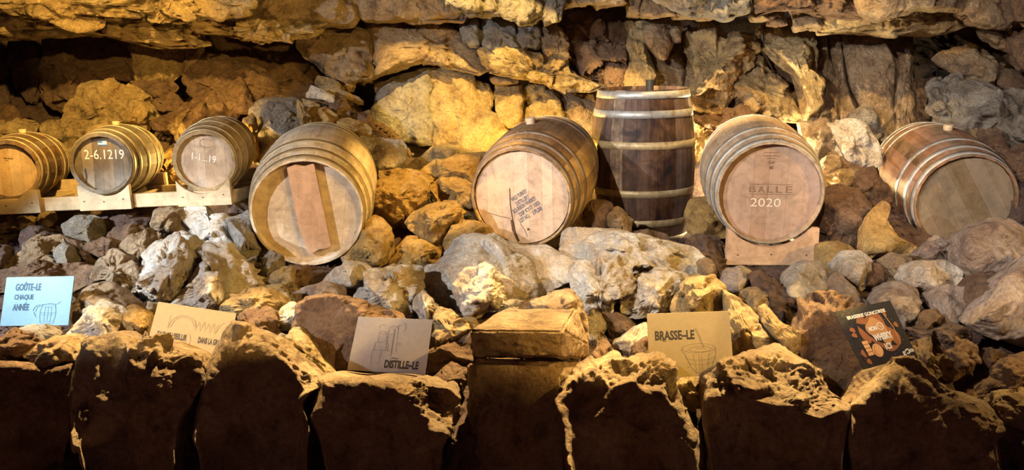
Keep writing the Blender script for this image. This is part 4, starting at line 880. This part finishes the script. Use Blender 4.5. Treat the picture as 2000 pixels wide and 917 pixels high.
# the cradle under the year barrel
g0 = P3(1418.5, 517, 4.60); g1 = P3(1596, 517, 4.60)
cr_ = thing('barrel_cradle', 'light wooden cradle under the barrel with the chalked year', 'cradle', Matrix.Translation(g0))
inv = cr_.matrix_world.inverted(); c_ = inv @ (bG.matrix_world @ Vector((0, .05, 0))); w_ = g1.x-g0.x
ztop = (inv @ P3(1596, 445, 4.6)).z
CW = wood_mat('cradle_wood', (.58, .37, .22), (.45, .27, .15), 0, .5, .6)
c = cradle_board('cradle_board', 0, w_, 0, ztop, .04, c_.x, c_.z, .292, cr_, CW); knots(c, [(.06, .055), (.24, .058), (.43, .055)], 0)
c2 = inv @ (bG.matrix_world @ Vector((0, .75, 0)))
cradle_board('cradle_board', .02, w_+.12, 0, ztop+.05, .04, c2.x, c2.z, .31, cr_, CW, .68)
link('side_rail', box_mesh('side_rail', .01, .05, .04, .68, 0, .07), CW, cr_); link('side_rail', box_mesh('side_rail', w_-.05, w_-.01, .04, .68, 0, .07), CW, cr_)

# ---------------------------------------------------------------- cards
def card(name, label, corners, Ys, mat, cat='sign', th=.005):
    TL, TR, BR, BL = [P3(x, y, Y) for (x, y), Y in zip(corners, Ys)]
    ctr = (BL+BR)/2; t = thing(name, label, cat, Matrix.Translation(ctr))
    n = (TR-TL).cross(BL-TL).normalized(); 
    if n.y > 0: n = -n
    def fn(u, v, off=.0009):
        p = (TL*(1-u)+TR*u)*(1-v)+(BL*(1-u)+BR*u)*v; q = p-ctr+n*off; return (q.x, q.y, q.z)
    V = [fn(0, 0, 0), fn(1, 0, 0), fn(1, 1, 0), fn(0, 1, 0), fn(0, 0, -th), fn(1, 0, -th), fn(1, 1, -th), fn(0, 1, -th)]
    me = bpy.data.meshes.new('panel'); me.from_pydata(V, [], [[0, 1, 2, 3], [7, 6, 5, 4], [0, 4, 5, 1], [1, 5, 6, 2], [2, 6, 7, 3], [3, 7, 4, 0]]); me.update()
    bm = bmesh.new(); bm.from_mesh(me); bmesh.ops.recalc_face_normals(bm, faces=bm.faces); bm.to_mesh(me); bm.free()
    link('panel', me, mat, t); return t, fn
def T(s, u0, u1, v0, v1, bold=.035, rot=0):          # text filling a box in card coordinates, v down
    V, F = place_text(s, 0, 0, u1-u0, v1-v0, 0, bold); V = V.copy()
    x = V[:, 0]+(u0+u1)/2; y = -V[:, 1]+(v0+v1)/2+V[:, 0]*rot; return np.stack([x, y], 1), F
def barrel_drawing(cx, v0, v1, w_, lw=.005):
    h = v1-v0; it = []
    L_ = [(cx-w_*.42, v0), (cx-w_*.5, v0+h*.35), (cx-w_*.5, v0+h*.6), (cx-w_*.42, v1)]; it.append(stroke(L_, lw)); it.append(stroke([(2*cx-a, b) for a, b in L_], lw))
    for q, ww in ((0, .42), (.10, .44), (.42, .5), (.52, .5), (.9, .44), (1, .42)): it.append(stroke(arc(cx, v0+h*q, w_*ww, h*.035, 0, 180, 10), lw))
    it.append(stroke(arc(cx, v0, w_*.42, h*.04, 180, 360, 10), lw))
    for f in (-.22, 0, .22): it.append(stroke([(cx+w_*f*.85, v0+h*.1), (cx+w_*f, v0+h*.5), (cx+w_*f*.85, v1-h*.1)], lw*.8))
    return it
NAVY = plain('navy_print', (.01, .05, .10)); DK = plain('dark_print', (.03, .025, .02)); LN = plain('line_print', (.16, .12, .08))
c1, f1 = card('sign_card', 'pale blue card reading GOÛTE-LE CHAQUE ANNÉE with a barrel drawing', [(13, 541), (145, 538.5), (133, 634.5), (0, 636)], (3.50, 3.50, 3.44, 3.44), plain('pale_blue_card', (.10, .22, .29), .5))
printed('lettering', [T('GOÛTE–LE', .155, .53, .10, .285), T('CHAQUE', .155, .44, .36, .485), T('ANNÉE', .15, .39, .52, .69)], f1, NAVY, c1)
printed('drawing', barrel_drawing(.68, .58, .95, .23)+[stroke(arc(.55, .70, .09, .12, 180, 290), .008), stroke(arc(.56, .72, .06, .12, 180, 280), .006), stroke([(.47, .72), (.51, .82)], .008), stroke([(.58, .58), (.70, .55), (.80, .57), (.85, .52)], .007)], f1, plain('teal_line', (.015, .08, .12)), c1)
c2_, f2 = card('sign_card', 'brown card reading FAIS-LE VIEILLIR DANS LA GROTTE, half hidden by a boulder', [(309, 588.5), (461.5, 611.5), (441, 718), (281, 694)], (3.36, 3.36, 3.25, 3.25), plain('brown_card', (.30, .21, .09), .6))
printed('lettering', [T('FAIS-LE VIEILLIR', .09, .46, .52, .63, .035, .0), T('DANS LA GROTTE', .60, .95, .52, .63)], f2, DK, c2_)
dr = [stroke(arc(.38, .40, .17, .22, 180, 350), .006), stroke(arc(.38, .40, .14, .19, 185, 345), .004), stroke([(.20, .20), (.20, .44), (.23, .42), (.26, .30)], .005)]
for i, x in enumerate((.52, .58, .64, .70, .76)): dr.append(stroke([(x, .24+.03*(i % 2)), (x+.02, .42), (x+.05, .25)], .005))
dr += [stroke([(.79, .42), (.84, .25), (.88, .20)], .005), stroke(arc(.46, .62, .05, .12, 0, 360), .004), stroke(arc(.50, .80, .10, .10, 180, 360), .005)]
printed('drawing', dr, f2, LN, c2_)
c3, f3 = card('sign_card', 'pale grey card reading DISTILLE-LE with a still drawing, behind the front boulder', [(700, 617.5), (845, 624), (830.5, 731), (678, 722)], (3.19, 3.19, 3.14, 3.14), plain('grey_card', (.34, .31, .30), .6))
printed('lettering', [T('DISTILLE–LE', .46, .90, .77, .92, .04), stroke([(.535, .745), (.56, .725), (.60, .745), (.625, .735)], .012)], f3, DK, c3)
P_ = [stroke([(.29, .60), (.29, .48), (.33, .45), (.43, .45), (.47, .48), (.47, .60)], .005), stroke([(.27, .60), (.50, .60)], .006), stroke([(.32, .44), (.32, .30), (.42, .30), (.42, .44)], .004), stroke(arc(.37, .30, .05, .05, 180, 360), .005),
      stroke([(.44, .22), (.44, .60)], .005), stroke([(.52, .20), (.52, .64)], .012), stroke([(.46, .30), (.52, .30)], .006), stroke([(.56, .14), (.58, .62)], .004), stroke(arc(.50, .20, .06, .05, 180, 360), .005), stroke([(.54, .14), (.60, .12)], .007), stroke(arc(.62, .16, .04, .08, 270, 420), .005),
      stroke([(.27, .62), (.28, .86), (.38, .86), (.39, .62)], .004), stroke([(.53, .64), (.51, .70)], .006), stroke(arc(.35, .17, .04, .04, 150, 330), .004), stroke(arc(.60, .47, .02, .02, 0, 360), .004)]
P_ += [disc(.445, v, .008, .014) for v in (.36, .42, .48, .54)]
printed('drawing', P_, f3, plain('grey_line', (.20, .17, .16)), c3)
c4, f4 = card('sign_card', 'tan card reading BRASSE-LE with a tub drawing, below the yellow rough rock', [(1263.5, 612.5), (1424, 607), (1434, 731), (1269, 738)], (3.17, 3.17, 3.13, 3.13), plain('tan_card', (.31, .235, .115), .6))
printed('lettering', [T('BRASSE–LE', .085, .56, .27, .42, .035), stroke([(.17, .40), (.19, .44), (.22, .43)], .01)], f4, DK, c4)
tb_ = [stroke(arc(.60, .56, .20, .07, 0, 360, 28), .004), stroke(arc(.62, .575, .13, .045, 0, 360, 24), .004), stroke([(.40, .56), (.40, .61), (.43, .64), (.50, .86), (.55, .92)], .006), stroke([(.80, .56), (.80, .68), (.74, .86), (.70, .92)], .005), stroke(arc(.625, .92, .08, .035, 0, 180), .005),
       stroke(arc(.61, .68, .18, .07, 10, 170), .005), stroke(arc(.61, .76, .155, .06, 10, 170), .005), stroke([(.60, .66), (.60, .93)], .003), stroke([(.63, .66), (.63, .93)], .003), stroke([(.53, .65), (.56, .90)], .003), stroke([(.72, .65), (.69, .90)], .003),
       stroke([(.57, .25), (.60, .34), (.66, .56)], .006), stroke([(.585, .25), (.615, .34), (.67, .55)], .003), stroke([(.45, .86), (.48, .86)], .005), stroke([(.86, .88), (.90, .87)], .005), stroke(arc(.60, .56, .03, .012, 0, 360), .003), stroke(arc(.65, .57, .025, .012, 0, 360), .003)]
printed('drawing', tb_, f4, LN, c4)
c5, f5 = card('poster_panel', 'dark tilted poster with an orange splash and white title, propped on the rocks at right', [(1628.8, 608.7), (1738.3, 586), (1790.5, 693), (1686, 721.5)], (3.16, 3.16, 3.06, 3.06), plain('black_poster', (.035, .032, .03), .3), 'poster')
rr5 = random.Random(3)
printed('speckles', [disc(rr5.random(), rr5.random(), .004*rr5.uniform(.5, 1.6), None, 5) for _ in range(150)], f5, plain('speckle', (.35, .36, .32)), c5)
OR = plain('orange_print', (.34, .12, .035)); OR2 = plain('light_orange_print', (.55, .27, .09)); WH = plain('white_print', (.85, .82, .72))
def bl(cx, cy, rx, ry, n=40, s=0, a=.18):
    g = random.Random(s); ph = [g.uniform(0, 6.28) for _ in range(4)]
    return np.array([(cx+rx*math.cos(t)*(1+a*sum(math.sin((k+2)*t+ph[k])/(k+1) for k in range(4))), cy+ry*math.sin(t)*(1+a*sum(math.sin((k+2)*t+ph[k])/(k+1) for k in range(4)))) for t in [6.2832*i/n for i in range(n)]]), [list(range(n))]
o1 = lambda u, v: f5(u, v, .0012); o2 = lambda u, v: f5(u, v, .0016); o3 = lambda u, v: f5(u, v, .002)
printed('splash', [bl(.60, .50, .24, .32, 40, 2), bl(.34, .38, .10, .22, 30, 5), bl(.15, .35, .05, .035), bl(.14, .44, .05, .035), bl(.14, .76, .04, .055), bl(.17, .90, .045, .04), bl(.80, .18, .03, .06), bl(.90, .42, .04, .04)], o1, OR, c5)
printed('splash_core', [bl(.55, .40, .14, .20, 30, 8), bl(.66, .62, .09, .10, 30, 9), stroke([(.78, .20), (.84, .45), (.83, .75)], .012)], o2, OR2, c5)
printed('cask_drawing', [poly([(.20, .56), (.30, .56), (.31, .82), (.21, .82)]), disc(.40, .76, .09, .12, 20)], o3, plain('cask_orange', (.80, .42, .16)), c5)
printed('cask_lines', [stroke([(.20, .56+.065*i), (.305, .56+.065*i)], .008) for i in range(5)]+[stroke(arc(.40, .76, .09, .12, 0, 360), .008), stroke(arc(.40, .76, .05, .09, 100, 260), .006)], lambda u, v: f5(u, v, .0022), DK, c5)
printed('lettering', [T('BRASSERIE GONCORDE', .16, .84, .115, .175, .03), T('MON', .42, .56, .36, .44, .04), T('WHISKY', .43, .76, .50, .62, .05), T('ICI', .55, .66, .68, .79, .04), T('g', .78, .84, .88, .97, .03), stroke(arc(.88, .90, .032, .036, 200, 500), .022), T('ottes', .92, .99, .86, .93, .03)], o3, WH, c5)
printed('badge', [stroke(arc(.63, .39, .05, .06, 0, 360), .010), stroke([(.61, .37), (.65, .41)], .01)], o3, WH, c5)
